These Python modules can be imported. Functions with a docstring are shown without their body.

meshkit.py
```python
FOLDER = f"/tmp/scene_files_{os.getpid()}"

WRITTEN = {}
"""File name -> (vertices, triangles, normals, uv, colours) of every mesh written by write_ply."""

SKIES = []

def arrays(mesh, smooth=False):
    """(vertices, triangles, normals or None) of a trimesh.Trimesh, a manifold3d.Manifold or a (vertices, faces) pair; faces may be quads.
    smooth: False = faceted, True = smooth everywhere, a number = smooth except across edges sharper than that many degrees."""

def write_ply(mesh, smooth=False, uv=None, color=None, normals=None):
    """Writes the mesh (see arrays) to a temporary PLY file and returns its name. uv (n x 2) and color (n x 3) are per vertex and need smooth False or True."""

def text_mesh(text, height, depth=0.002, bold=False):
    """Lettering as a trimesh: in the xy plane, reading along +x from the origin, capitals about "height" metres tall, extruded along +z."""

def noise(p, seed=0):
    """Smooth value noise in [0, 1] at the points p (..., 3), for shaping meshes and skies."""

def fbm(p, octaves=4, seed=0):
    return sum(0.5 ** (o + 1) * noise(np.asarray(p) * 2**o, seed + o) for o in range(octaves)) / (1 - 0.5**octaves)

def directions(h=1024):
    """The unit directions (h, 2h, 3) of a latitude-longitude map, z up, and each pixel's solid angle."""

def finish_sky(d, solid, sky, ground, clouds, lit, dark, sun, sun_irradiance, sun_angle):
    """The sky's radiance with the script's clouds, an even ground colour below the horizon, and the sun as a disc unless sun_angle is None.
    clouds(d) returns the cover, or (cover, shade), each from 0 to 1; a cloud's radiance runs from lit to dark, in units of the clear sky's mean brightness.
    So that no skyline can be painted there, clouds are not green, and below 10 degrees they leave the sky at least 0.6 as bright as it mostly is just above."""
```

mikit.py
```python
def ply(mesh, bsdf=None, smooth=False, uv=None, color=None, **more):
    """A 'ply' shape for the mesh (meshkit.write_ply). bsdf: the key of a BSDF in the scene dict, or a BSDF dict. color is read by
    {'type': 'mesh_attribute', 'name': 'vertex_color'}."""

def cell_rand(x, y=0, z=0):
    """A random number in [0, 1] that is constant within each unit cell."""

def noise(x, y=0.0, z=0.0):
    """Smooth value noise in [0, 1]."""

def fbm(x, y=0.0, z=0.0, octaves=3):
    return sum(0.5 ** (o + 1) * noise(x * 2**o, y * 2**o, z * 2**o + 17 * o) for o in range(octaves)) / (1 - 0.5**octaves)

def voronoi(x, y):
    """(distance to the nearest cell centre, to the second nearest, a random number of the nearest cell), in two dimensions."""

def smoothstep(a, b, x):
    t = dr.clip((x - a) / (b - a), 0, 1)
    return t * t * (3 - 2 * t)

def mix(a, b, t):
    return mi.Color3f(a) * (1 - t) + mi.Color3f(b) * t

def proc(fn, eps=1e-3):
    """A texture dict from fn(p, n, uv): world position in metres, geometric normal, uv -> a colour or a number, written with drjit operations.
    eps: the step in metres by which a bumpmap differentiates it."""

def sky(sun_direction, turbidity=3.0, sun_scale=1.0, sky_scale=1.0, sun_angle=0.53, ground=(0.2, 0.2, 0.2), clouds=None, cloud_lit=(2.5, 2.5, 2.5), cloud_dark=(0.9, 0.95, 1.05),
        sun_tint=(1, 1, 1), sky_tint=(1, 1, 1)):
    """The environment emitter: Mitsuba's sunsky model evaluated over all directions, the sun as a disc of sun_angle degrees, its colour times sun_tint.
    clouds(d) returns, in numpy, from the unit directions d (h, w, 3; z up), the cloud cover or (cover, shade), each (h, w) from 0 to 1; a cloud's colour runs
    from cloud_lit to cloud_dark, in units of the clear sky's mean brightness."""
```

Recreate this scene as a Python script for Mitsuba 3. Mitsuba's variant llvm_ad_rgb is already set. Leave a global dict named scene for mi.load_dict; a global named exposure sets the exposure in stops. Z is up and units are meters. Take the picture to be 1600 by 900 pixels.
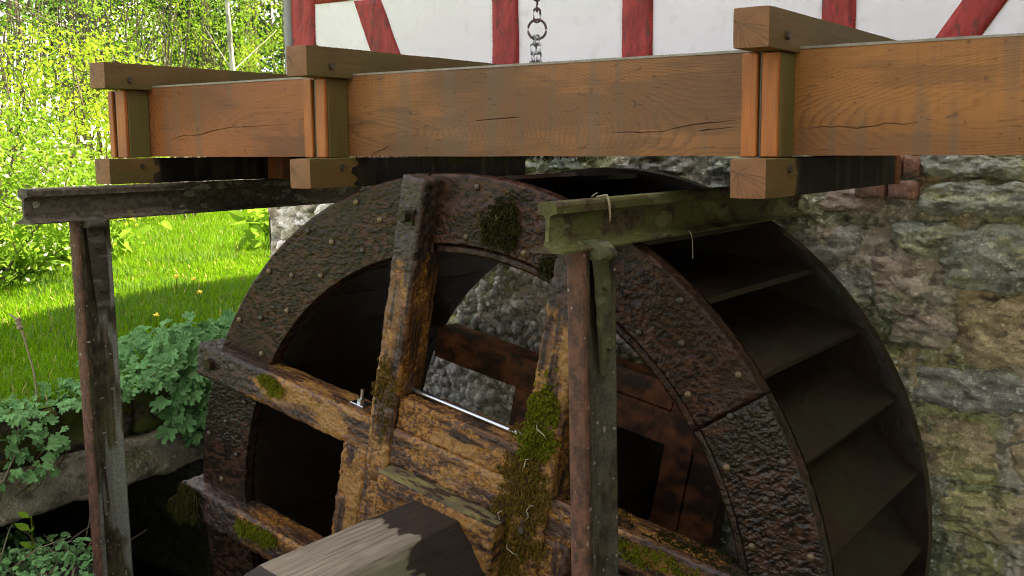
import math, random
import numpy as np, trimesh, drjit as dr, mitsuba as mi, mikit, meshkit
from mikit import proc, noise, fbm, voronoi, cell_rand, smoothstep, mix
T = mi.ScalarTransform4f
rng = np.random.default_rng(7)
random.seed(7)
scene, labels = {}, {}
WHEEL_SIZE = 1.047        # the wheel is drawn with a radius of 1.31 m and built a little larger

# ------------------------------------------------------------------ camera, light, exposure
YAW, PITCH, ROLL = 0.60937, 0.13110, -0.00760
fw = np.array([-math.sin(YAW) * math.cos(PITCH), math.cos(YAW) * math.cos(PITCH), -math.sin(PITCH)])
rt = np.cross(fw, [0, 0, 1]); rt /= np.linalg.norm(rt); up = np.cross(rt, fw)
up = -math.sin(ROLL) * rt + math.cos(ROLL) * up
scene['camera'] = {'type': 'perspective', 'fov': 51.17, 'fov_axis': 'x', 'near_clip': 0.05, 'far_clip': 2000.0,
                   'to_world': T().look_at(origin=[0, 0, 0], target=fw.tolist(), up=up.tolist())}
def clouds(d):
    p = d / np.maximum(d[..., 2:3] + 0.25, 0.08)
    f = meshkit.fbm(p * 1.6 + 3.0, 5, 21)
    return np.clip((f - 0.36) / 0.20, 0, 1) * 0.85, np.clip((meshkit.fbm(p * 2.3 + 9.0, 4, 5) - 0.4) / 0.3, 0, 1) * 0.6
scene['sky'] = mikit.sky((0.26, 0.50, 1.0), turbidity=3.0, sky_tint=(1.25, 1.03, 0.86), clouds=clouds, cloud_lit=(1.75, 1.55, 1.42), cloud_dark=(1.0, 0.93, 0.88), ground=(0.10, 0.11, 0.05))
exposure = 4.3

# ------------------------------------------------------------------ helpers
def obj(key, mesh, bsdf, smooth=False, **lab):
    base, k = key, 1
    while key in scene or key in labels:
        key = f'{base}_{k:03d}'; k += 1
    if key.startswith('water_wheel'):
        mesh = mesh.copy(); mesh.vertices = np.array(mesh.vertices) * WHEEL_SIZE
    scene[key] = mikit.ply(mesh, bsdf, smooth=smooth)
    if lab: labels[key] = lab
    return key

def thing(key, label, category, group=None, kind=None):
    base, k = key, 1
    while key in labels or key in scene:
        key = f'{base}_{k:03d}'; k += 1
    labels[key] = {'label': label, 'category': category}
    if group: labels[key]['group'] = group
    if kind: labels[key]['kind'] = kind
    return key

def cbox(lo, hi, c=0.004):
    """box with chamfered edges"""
    lo, hi = np.array(lo, float), np.array(hi, float); pts = []
    for sx in (0, 1):
        for sy in (0, 1):
            for sz in (0, 1):
                s = np.array([sx, sy, sz]); p = np.where(s == 1, hi, lo); q = np.where(s == 1, hi - c, lo + c)
                for a in range(3):
                    v = q.copy(); v[a] = p[a]; pts.append(v)
    return trimesh.convex.convex_hull(np.array(pts))

def rbox(lo, hi, res, r=0.006):
    """box of gridded faces, its edges rounded; vertices shared"""
    lo, hi = np.array(lo, float), np.array(hi, float)
    n = [max(1, int(round((hi[a] - lo[a]) / res))) for a in range(3)]
    V, Fc, off = [], [], 0
    for a in range(3):
        b, c = (a + 1) % 3, (a + 2) % 3
        for side in (0, 1):
            tb, tc = np.meshgrid(np.linspace(lo[b], hi[b], n[b] + 1), np.linspace(lo[c], hi[c], n[c] + 1), indexing='ij')
            v = np.zeros(tb.shape + (3,)); v[..., a] = hi[a] if side else lo[a]; v[..., b] = tb; v[..., c] = tc
            V.append(v.reshape(-1, 3)); i = np.arange(tb.size).reshape(tb.shape)
            q = np.stack([i[:-1, :-1], i[1:, :-1], i[1:, 1:], i[:-1, 1:]], -1).reshape(-1, 4)
            if not side: q = q[:, ::-1]
            Fc.append(np.vstack([q[:, [0, 1, 2]], q[:, [0, 2, 3]]]) + off); off += tb.size
    m = trimesh.Trimesh(np.vstack(V), np.vstack(Fc), process=False); m.merge_vertices(digits_vertex=6)
    v = np.array(m.vertices); r = min(r, 0.49 * (hi - lo).min())
    q = np.clip(v, lo + r, hi - r); d = v - q; L = np.linalg.norm(d, axis=1, keepdims=True)
    return trimesh.Trimesh(np.where(L > 1e-9, q + d / np.maximum(L, 1e-9) * r, v), m.faces, process=False)

def rough(m, amp, freq, seed=0, oct=4, aniso=(1, 1, 1)):
    v = np.array(m.vertices); nn = np.array(m.vertex_normals)
    d = (meshkit.fbm(v * freq * np.array(aniso), oct, seed) - 0.5) * 2 * amp
    return trimesh.Trimesh(v + nn * d[:, None], m.faces, process=False)

def moved(m, M):
    m = m.copy(); m.apply_transform(M); return m

def cat(ms): return trimesh.util.concatenate(ms)

def tube(pts, rad, sides=6, caps=True):
    p = np.asarray(pts, float); rad = np.broadcast_to(rad, (len(p),)).astype(float)
    t = np.gradient(p, axis=0); t /= np.linalg.norm(t, axis=1, keepdims=True) + 1e-12
    ref = np.array([0, 0, 1.0]) if abs(t[:, 2]).mean() < 0.8 else np.array([1.0, 0, 0])
    a = np.cross(t, ref); a /= np.linalg.norm(a, axis=1, keepdims=True) + 1e-12; b = np.cross(t, a)
    ang = np.arange(sides) * 2 * np.pi / sides
    v = p[:, None] + rad[:, None, None] * (np.cos(ang)[None, :, None] * a[:, None] + np.sin(ang)[None, :, None] * b[:, None])
    i, j = np.meshgrid(np.arange(len(p) - 1), np.arange(sides), indexing='ij'); j2 = (j + 1) % sides
    q = np.stack([i * sides + j, i * sides + j2, (i + 1) * sides + j2, (i + 1) * sides + j], -1).reshape(-1, 4)
    f = np.vstack([q[:, [0, 2, 1]], q[:, [0, 3, 2]]]); v = v.reshape(-1, 3)
    if caps:
        k = len(v); v = np.vstack([v, p[0], p[-1]]); e = len(p) - 1; s = np.arange(sides); s2 = (s + 1) % sides
        f = np.vstack([f, np.stack([np.full(sides, k), s, s2], 1), np.stack([np.full(sides, k + 1), e * sides + s2, e * sides + s], 1)])
    return trimesh.Trimesh(v, f, process=False)

def hexhead(p, axis, r=0.016, h=0.012, sides=6):
    m = trimesh.creation.cylinder(r, h, sections=sides); m.apply_translation([0, 0, h / 2])
    M = trimesh.geometry.align_vectors([0, 0, 1], axis); M[:3, 3] = p
    return moved(m, M)

def dome(p, axis, r=0.014, h=0.009):
    m = trimesh.creation.icosphere(2, 1.0); v = np.array(m.vertices); v[:, 2] = np.maximum(v[:, 2], -0.2)
    m = trimesh.Trimesh(v * [r, r, h], m.faces, process=False)
    M = trimesh.geometry.align_vectors([0, 0, 1], axis); M[:3, 3] = p
    return moved(m, M)

def orient(n):
    """n random frames (n,3,3)"""
    q = rng.normal(size=(n, 4)); q /= np.linalg.norm(q, axis=1, keepdims=True); w, x, y, z = q.T
    return np.stack([1 - 2 * (y * y + z * z), 2 * (x * y - z * w), 2 * (x * z + y * w), 2 * (x * y + z * w), 1 - 2 * (x * x + z * z), 2 * (y * z - x * w),
                     2 * (x * z - y * w), 2 * (y * z + x * w), 1 - 2 * (x * x + y * y)], -1).reshape(-1, 3, 3)

def scatter(pv, pf, pos, R, size):
    v = np.einsum('nij,kj->nki', R, pv) * np.reshape(size, (-1, 1, 1)) + pos[:, None]
    f = pf[None] + (np.arange(len(pos)) * len(pv))[:, None, None]
    return trimesh.Trimesh(v.reshape(-1, 3), f.reshape(-1, 3), process=False)

def frames_up(n, tilt):
    """frames whose z axis leans from up by about tilt, turned at random"""
    a = rng.uniform(0, 2 * np.pi, n); t = np.abs(rng.normal(0, tilt, n)); b = rng.uniform(0, 2 * np.pi, n)
    z = np.stack([np.sin(t) * np.cos(b), np.sin(t) * np.sin(b), np.cos(t)], 1)
    x = np.stack([np.cos(a), np.sin(a), np.zeros(n)], 1); x -= z * (x * z).sum(1, keepdims=True); x /= np.linalg.norm(x, axis=1, keepdims=True)
    return np.stack([x, np.cross(z, x), z], -1)

# ------------------------------------------------------------------ materials
def mat(key, color, rough_=0.6, spec=0.5, bump=None, bscale=1.0, eps=1e-3, **kw):
    c = {'type': 'rgb', 'value': list(color)} if isinstance(color, (tuple, list)) else color
    b = {'type': 'principled', 'base_color': c, 'roughness': rough_, 'specular': spec, **kw}
    if bump is not None:
        b = {'type': 'bumpmap', 'arbitrary': proc(bump, eps), 'scale': bscale, 'bsdf': b}
    scene[key] = {'type': 'twosided', 'bsdf': b}
    return key

def C(r, g, b): return mi.Color3f(r, g, b)
def sm(a, b, x): return smoothstep(a, b, x)

def oak(seed, light, dark, grey, contrast=0.58, z0=0.10):
    """flat-sawn oak, grain along x: growth rings of a wandering pith cut by the face, fibres, pores, weather stains, a few checks"""
    def fn(p, n, uv):
        x, y, z = p.x, p.y, p.z
        wz = z0 + 0.12 * (noise(x * 0.9 + seed, 3.1) - 0.5) + 0.012 * noise(x * 5 + seed, z * 9)
        d = 0.03 + 0.42 * noise(x * 0.75 + seed * 1.7, 8.3) + (y - 3.0)
        r = dr.sqrt(dr.square(z - wz) + dr.square(d)) + 0.007 * fbm(x * 7 + seed, z * 30, y * 9)
        ring = r * 215; fr = ring - dr.floor(ring)
        g = sm(0.35, 0.95, fr) * (1 - sm(0.95, 1.0, fr)) * (0.45 + 0.55 * noise(ring * 0.33, seed))
        fib = noise(x * 18 + seed, z * 420, y * 200)
        saw = noise(x * 190, z * 2.5 + seed)
        c = mix(light, dark, dr.clip(contrast * g + 0.42 * (fib - 0.5) + 0.22 * (saw - 0.5), 0, 1))
        blot = fbm(x * 1.7 + seed * 3, z * 4.5, y * 3)
        c *= 0.55 + 0.90 * blot
        c = mix(c, (dark[0] * 1.15, dark[1] * 1.35, dark[2] * 1.7), 0.55 * sm(0.48, 0.62, fbm(x * 2.6 + seed * 2, z * 11, 6.0) + 0.12 * (fib - 0.5)))
        st = sm(0.52, 0.72, fbm(x * 24 + seed, z * 2.0, octaves=3)) * sm(0.35, 0.6, noise(x * 2.2 + seed, z * 5))
        c = mix(c, grey, 0.38 * st)
        spk = sm(0.88, 0.94, noise(x * 45, z * 140, y * 60)) * 0.35
        return c * (1 - spk)
    return fn

def oak_bump(p, n, uv):
    return 0.0006 * noise(p.x * 14, p.z * 330, p.y * 200) + 0.0008 * fbm(p.x * 9, p.z * 40, p.y * 30)

OG = (0.105, 0.080, 0.052)
mat('oak_right', proc(oak(2.0, (0.300, 0.125, 0.031), (0.140, 0.053, 0.014), OG)), 0.62, 0.35, oak_bump)
mat('oak_middle', proc(oak(5.3, (0.225, 0.098, 0.031), (0.090, 0.038, 0.013), OG, 0.7)), 0.62, 0.35, oak_bump)
mat('oak_left', proc(oak(9.1, (0.230, 0.080, 0.021), (0.095, 0.031, 0.009), OG, 0.6)), 0.62, 0.35, oak_bump)

BEAM_X = (-1.145, -2.865, -4.055)
def beam_fn(p, n, uv):
    lx = mi.Float(9.0)
    for b in BEAM_X:
        d = p.x - b; lx = dr.select(dr.abs(d) < dr.abs(lx), d, lx)
    hz = dr.select(p.z > 0.1, p.z - 0.325, p.z + 0.075)
    a = dr.atan2(hz, lx + 0.03); r = dr.sqrt(dr.square(lx + 0.03) + dr.square(hz))
    rg = r * 210 + 2.2 * fbm(lx * 30, hz * 30, p.x); fr = rg - dr.floor(rg)
    end = mix((0.215, 0.096, 0.034), (0.125, 0.052, 0.019), 0.7 * sm(0.3, 0.95, fr))
    rad = a * 5.0 + 0.5 * fbm(lx * 18, hz * 18); ra = dr.abs(rad - dr.floor(rad) - 0.5)
    end = end * (1 - 0.75 * (1 - sm(0.0, 0.0016 / dr.maximum(r, 0.006), ra * 0.2)) * sm(0.35, 0.6, noise(a * 4, r * 10, p.x)))
    end *= 0.75 + 0.5 * fbm(lx * 25, hz * 25, p.x * 3)
    g = noise(p.y * 6, p.z * 260, p.x * 260); b2 = fbm(p.y * 5, p.z * 14, p.x * 6)
    side = mix((0.150, 0.087, 0.026), (0.068, 0.044, 0.014), dr.clip(0.9 * b2 + 0.4 * (g - 0.5), 0, 1))
    side = mix(side, (0.088, 0.072, 0.021), 0.75 * sm(0.45, 0.65, fbm(p.y * 3.1 + p.x, p.z * 9, 2.0)))
    wet = sm(-0.004, 0.004, p.y - 2.992 + 0.09 * (fbm(p.z * 34, p.y * 14, p.x * 5) - 0.5)) * (1 - sm(-0.03, 0.03, p.z))
    streak = sm(0.55, 0.75, noise(p.y * 28, p.z * 3, p.x)) * 0.35
    side = mix(side, mix((0.010, 0.007, 0.005), (0.075, 0.055, 0.028), streak), wet)
    return mix(side, end, dr.select(dr.abs(n.y) > 0.7, 1.0, 0.0))
mat('beam_oak', proc(beam_fn), 0.6, 0.35, oak_bump)

def upright_fn(p, n, uv):
    g = noise(p.x * 300, p.y * 300, p.z * 7); b2 = fbm(p.x * 20, p.y * 20, p.z * 3.2)
    c = mix((0.135, 0.090, 0.026), (0.060, 0.045, 0.014), dr.clip(1.1 * b2 - 0.1 + 0.5 * (g - 0.5), 0, 1))
    return mix(c, (0.085, 0.080, 0.022), 0.7 * sm(0.45, 0.65, fbm(p.y * 22, p.z * 4, p.x * 3)))
mat('upright_olive', proc(upright_fn), 0.62, 0.35)
def strip_fn(p, n, uv):
    g = noise(p.x * 420, p.y * 300, p.z * 9); b2 = fbm(p.x * 30, p.y * 20, p.z * 5)
    return mix((0.40, 0.125, 0.020), (0.185, 0.058, 0.012), dr.clip(1.1 * b2 - 0.15 + 0.5 * (g - 0.5), 0, 1))
mat('strip_orange', proc(strip_fn), 0.55, 0.4)

def rail_fn(seed, base, green, pale, gamt):
    def fn(p, n, uv):
        a = fbm(p.x * 14 + seed, p.y * 14, p.z * 14); b = fbm(p.x * 55, p.y * 55 + seed, p.z * 55)
        c = mix(base, (base[0] * 0.45, base[1] * 0.42, base[2] * 0.45), sm(0.35, 0.7, b))
        c = mix(c, green, gamt * sm(0.38, 0.56, a + 0.25 * (b - 0.5)))
        pl = sm(0.60, 0.68, fbm(p.y * 9 + seed * 7, p.z * 30, p.x * 20)) 
        return mix(c, pale, 0.8 * pl) * (0.75 + 0.5 * noise(p.x * 160, p.y * 160, p.z * 160))
    return fn
def rust_bump(p, n, uv): return 0.0012 * fbm(p.x * 90, p.y * 90, p.z * 90) + 0.0018 * fbm(p.x * 26, p.y * 26, p.z * 26)
mat('rail_mossy', proc(rail_fn(1.0, (0.062, 0.044, 0.022), (0.070, 0.072, 0.018), (0.12, 0.12, 0.05), 0.9)), 0.75, 0.3, rust_bump)
def railL_fn(p, n, uv):
    a = fbm(p.x * 14, p.y * 14, p.z * 14); b = fbm(p.x * 55, p.y * 55, p.z * 55)
    c = mix((0.088, 0.074, 0.052), (0.046, 0.037, 0.027), sm(0.35, 0.7, b))
    flake = sm(-0.25, 0.7, p.y - 2.75) * 0.13
    pl = sm(0.66, 0.70, fbm(p.y * 16 + 3, p.z * 34, p.x * 20) + flake)
    hole = sm(0.62, 0.68, noise(p.y * 26, p.z * 42, 5.0))
    c = mix(c, mix((0.19, 0.19, 0.14), (0.11, 0.10, 0.045), sm(0.45, 0.6, a)), pl * (1 - 0.9 * hole))
    return c * (0.75 + 0.5 * noise(p.x * 160, p.y * 160, p.z * 160))
mat('rail_flaking', proc(railL_fn), 0.7, 0.35, rust_bump)
def post_fn(xc, pal):
    """rusty red running head, olive algae on web and foot (the head and the web meet where the rail's neck is)"""
    def fn(p, n, uv):
        b = fbm(p.x * 60, p.y * 60, p.z * 22); a = fbm(p.x * 12, p.y * 12, p.z * 5)
        red = mix((0.112, 0.050, 0.029), (0.055, 0.028, 0.018), sm(0.3, 0.72, b))
        grn = mix((0.050, 0.040, 0.020), (0.024, 0.017, 0.009), sm(0.35, 0.65, b))
        grn = mix(grn, (0.052, 0.054, 0.019), 0.5 * sm(0.5, 0.68, a))
        edge = sm(0.0, 0.012, p.y - 2.545 + 0.022 * (a - 0.5))
        c = mix(red, grn, edge)
        lim = sm(0.54, 0.60, fbm(p.y * 20, p.z * 3.1 + pal, p.x * 9) + 0.12 * sm(-0.9, -1.5, p.z)) * pal
        c = mix(c, (0.20, 0.215, 0.19), 0.8 * lim * edge)
        spk = sm(0.86, 0.90, noise(p.x * 80, p.y * 80, p.z * 60))
        return mix(c, (0.30, 0.26, 0.22), 0.6 * spk) * (0.75 + 0.5 * noise(p.x * 170, p.y * 170, p.z * 120))
    return fn
mat('post_right', proc(post_fn(-1.55, 0.12)), 0.72, 0.35, rust_bump)
mat('post_left', proc(post_fn(-3.95, 0.62)), 0.72, 0.35, rust_bump)
mat('strap_steel', proc(rail_fn(4.0, (0.055, 0.047, 0.030), (0.075, 0.085, 0.035), (0.12, 0.12, 0.07), 0.7)), 0.7, 0.35, rust_bump)
mat('strap_dark', proc(rail_fn(6.0, (0.050, 0.040, 0.032), (0.045, 0.043, 0.030), (0.10, 0.09, 0.08), 0.5)), 0.7, 0.35, rust_bump)
mat('bright_steel', (0.55, 0.55, 0.55), 0.28, 0.5, metallic=1.0)
mat('weathered_lip', proc(lambda p, n, uv: mix((0.33, 0.30, 0.25), (0.15, 0.13, 0.095), fbm(p.x * 40, p.y * 20, p.z * 20))), 0.7)
mat('dull_steel', (0.085, 0.068, 0.05), 0.5, 0.4, metallic=0.5)
mat('bolt_brass', proc(lambda p, n, uv: mix((0.115, 0.078, 0.034), (0.035, 0.026, 0.017), sm(0.35, 0.65, noise(p.x * 9, p.z * 9, 3.0)))), 0.4, 0.5, metallic=0.3)
mat('chain_rust', (0.085, 0.055, 0.045), 0.6, 0.5, metallic=0.4)
mat('chain_zinc', (0.30, 0.31, 0.31), 0.45, 0.5, metallic=0.7)

def crust_bump(p, n, uv):
    return 0.0032 * fbm(p.x * 95, p.z * 160, p.y * 95)
def rim_fn(p, n, uv):
    a = fbm(p.x * 6, p.z * 6, p.y * 6); b = fbm(p.x * 48, p.z * 85, p.y * 48)
    c = mix((0.052, 0.0245, 0.0150), (0.0125, 0.0073, 0.005), sm(0.30, 0.68, b))
    c = mix(c, (0.022, 0.013, 0.0075), 0.8 * sm(0.46, 0.66, a))
    return c
mat('rim_wet', proc(rim_fn), 0.32, 0.15, crust_bump)
def rim_dark_fn(p, n, uv):
    a = fbm(p.x * 6, p.z * 6, p.y * 6); b = fbm(p.x * 48, p.z * 85, p.y * 48)
    c = mix((0.040, 0.020, 0.012), (0.009, 0.0055, 0.004), sm(0.30, 0.66, b))
    return mix(c, (0.012, 0.010, 0.006), 0.8 * sm(0.44, 0.62, a))
mat('rim_dark', proc(rim_dark_fn), 0.22, 0.26, crust_bump)  # darker, glossier rim tone for the lower visible felloes
def wetwood_fn(p, n, uv):
    b = fbm(p.x * 20, p.z * 20, p.y * 20)
    c = mix((0.031, 0.0165, 0.0105), (0.012, 0.0075, 0.0052), b)
    return mix(c, (0.020, 0.019, 0.010), 0.8 * sm(0.5, 0.62, fbm(p.x * 7 + 4, p.z * 7, p.y * 7)))
mat('wet_board', proc(wetwood_fn), 0.30, 0.20, lambda p, n, uv: 0.0022 * fbm(p.x * 55, p.z * 55, p.y * 16) + 0.002 * fbm(p.x * 14, p.z * 14, p.y * 9))
def rear_fn(p, n, uv):
    b = fbm(p.x * 9, p.z * 14, p.y * 9); g = noise(p.x * 60, p.z * 60, p.y * 60)
    return mix((0.195, 0.062, 0.020), (0.040, 0.016, 0.008), sm(0.3, 0.65, b + 0.2 * (g - 0.5)))
mat('rear_wood', proc(rear_fn), 0.55, 0.4)

AL = math.radians(-11.3); CA, SA = math.cos(AL), math.sin(AL); WX, WZ = -2.186, -1.399
def arm_fn(along_u, amt, seed):
    """wet brown timber under ochre mineral crust: grain along the arm, the crust in ragged patches"""
    def fn(p, n, uv):
        p = p / WHEEL_SIZE; dx, dz = p.x - WX, p.z - WZ
        u, w = dx * CA + dz * SA, -dx * SA + dz * CA
        l, t = (u, w) if along_u else (w, u)
        g = fbm(l * 7 + seed, t * 120, p.y * 120); b = fbm(l * 7 + seed, t * 26, p.y * 20); f = fbm(u * 70, w * 70, p.y * 70 + seed)
        wood = mix((0.150, 0.064, 0.020), (0.024, 0.012, 0.007), sm(0.34, 0.66, 0.6 * g + 0.4 * b))
        ochre = mix((0.250, 0.112, 0.021), (0.062, 0.025, 0.006), sm(0.36, 0.66, 0.5 * f + 0.5 * noise(u * 150 + seed, w * 190, p.y * 150)))
        ochre = mix(ochre, (0.31, 0.175, 0.052), 0.55 * sm(0.50, 0.66, fbm(u * 5 + seed, w * 5)) * sm(0.25, 0.6, f))
        cr = sm(amt - 0.06, amt + 0.06, 1 - b - 0.34 * (f - 0.5))
        c = mix(wood, ochre, cr)
        rim = mix((0.050, 0.027, 0.017), (0.013, 0.008, 0.006), sm(0.3, 0.68, f))
        return mix(c, rim, sm(-0.03, 0.03, dr.sqrt(u * u + w * w) - 1.015 + 0.16 * (b - 0.5) + 0.05 * (f - 0.5)))
    return fn
def arm_bump(p, n, uv): return 0.0055 * fbm(p.x * 70, p.z * 100, p.y * 70)
mat('arm_upright', proc(arm_fn(False, 0.57, 1.0)), 0.5, 0.45, arm_bump)
mat('arm_level', proc(arm_fn(True, 0.56, 4.0)), 0.5, 0.45, arm_bump)
mat('arm_crusted', proc(arm_fn(True, 0.44, 8.0)), 0.62, 0.4, arm_bump)
mat('arm_mossy', proc(arm_fn(False, 0.47, 3.0)), 0.62, 0.4, arm_bump)
mat('clamp_top', proc(lambda p, n, uv: mix(mix((0.165, 0.140, 0.052), (0.105, 0.088, 0.045), sm(0.4, 0.6, fbm(p.x * 14, p.z * 14, p.y * 20))), (0.030, 0.020, 0.012), sm(0.47, 0.60, fbm(p.x * 16 + 3, p.z * 16, p.y * 40)))), 0.45, 0.45)

def shaft_fn(p, n, uv):
    p = p / WHEEL_SIZE; dx, dz = p.x - WX, p.z - WZ; a = dr.atan2(dz, dx)
    g = fbm(a * 24, p.y * 3.0, 1.0); f = noise(a * 160, p.y * 9, 2.0)
    c = mix((0.235, 0.200, 0.155), (0.110, 0.090, 0.066), dr.clip(1.5 * g - 0.3 + 0.28 * (f - 0.5) + 0.5 * (noise(a * 30, p.y * 16, 5.0) - 0.5), 0, 1))
    c = mix(c, (0.095, 0.092, 0.048), 0.7 * sm(1.0, 0.85, a + 0.25 * (fbm(p.y * 6, a * 5) - 0.5)))
    ln = dr.abs(a * 3.1 + 0.10 * (fbm(p.y * 5, 3.0) - 0.5) - dr.floor(a * 3.1 + 0.10 * (fbm(p.y * 5, 3.0) - 0.5)) - 0.5)
    c = c * (1 - 0.8 * (1 - sm(0.004, 0.014, ln)) * sm(0.42, 0.52, noise(p.y * 5, dr.floor(a * 3.1))))
    wet = sm(-0.015, 0.015, p.y - 2.415 + 0.14 * (fbm(a * 9, p.y * 12) - 0.5) + 0.07 * sm(1.0, 0.8, a))
    c = mix(c, mix((0.036, 0.024, 0.018), (0.014, 0.011, 0.008), f), wet)
    return mix(c, (0.055, 0.046, 0.045), dr.select(n.y < -0.7, 1.0, 0.0))
mat('shaft_wood', proc(shaft_fn), 0.6, 0.25, lambda p, n, uv: 0.0015 * fbm(p.x * 70, p.z * 70, p.y * 6))

# stone
def stone_fn(c1, c2, c3, seed):
    """broken stone: two tones at the size of a chip, lichen in crumbling patches, grain"""
    def fn(p, n, uv):
        x, y, z = p.x, p.y, p.z
        b = fbm(x * 11 + seed, z * 15, y * 11); f = fbm(x * 60, z * 75, y * 60 + seed); g = noise(x * 210, z * 210, y * 210)
        c = mix(c1, c2, sm(0.36, 0.64, 0.6 * b + 0.4 * f))
        c = mix(c, c3, 0.75 * sm(0.52, 0.68, fbm(x * 4.5 + 9 + seed, z * 7.5, y * 5) + 0.30 * (f - 0.5)))
        c = mix(c, (c1[0] * 1.5, c1[1] * 1.5, c1[2] * 1.5), 0.7 * sm(0.56, 0.72, f))
        c = mix(c, (0.040, 0.036, 0.028), 0.65 * sm(0.56, 0.70, fbm(x * 16, z * 34 + seed, y * 14 + 4)))
        return c * (1.4 + 1.35 * g)
    return fn
def stone_bump(p, n, uv): return 0.010 * fbm(p.x * 34, p.z * 60, p.y * 34) + 0.0035 * fbm(p.x * 120, p.z * 120, p.y * 120, octaves=2)
mat('stone_green', proc(stone_fn((0.200, 0.215, 0.170), (0.095, 0.100, 0.080), (0.240, 0.235, 0.105), 0.0)), 0.8, 0.25, stone_bump)
mat('stone_grey', proc(stone_fn((0.225, 0.215, 0.185), (0.105, 0.100, 0.088), (0.20, 0.20, 0.115), 3.0)), 0.8, 0.25, stone_bump)
mat('stone_ochre', proc(stone_fn((0.265, 0.210, 0.125), (0.135, 0.105, 0.062), (0.235, 0.225, 0.095), 6.0)), 0.8, 0.25, stone_bump)
mat('stone_pink', proc(stone_fn((0.24, 0.195, 0.155), (0.135, 0.110, 0.085), (0.235, 0.215, 0.16), 9.0)), 0.8, 0.25, stone_bump)
mat('crust_grey', proc(lambda p, n, uv: mix((0.56, 0.52, 0.45), (0.28, 0.255, 0.22), sm(0.3, 0.7, fbm(p.x * 26, p.z * 26, p.y * 26))) * (0.6 + 0.8 * noise(p.x * 120, p.z * 120, p.y * 120))), 0.8, 0.25, stone_bump)
mat('stone_lawn_lit', proc(stone_fn((0.36, 0.32, 0.29), (0.26, 0.23, 0.21), (0.32, 0.29, 0.25), 13.0)), 0.85, 0.2, stone_bump)  # grey-pink stone, its tone lifted to carry light bounced from the lawn
mat('brick_red', proc(stone_fn((0.150, 0.075, 0.050), (0.085, 0.058, 0.045), (0.12, 0.10, 0.08), 11.0)), 0.85, 0.2, stone_bump)
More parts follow.
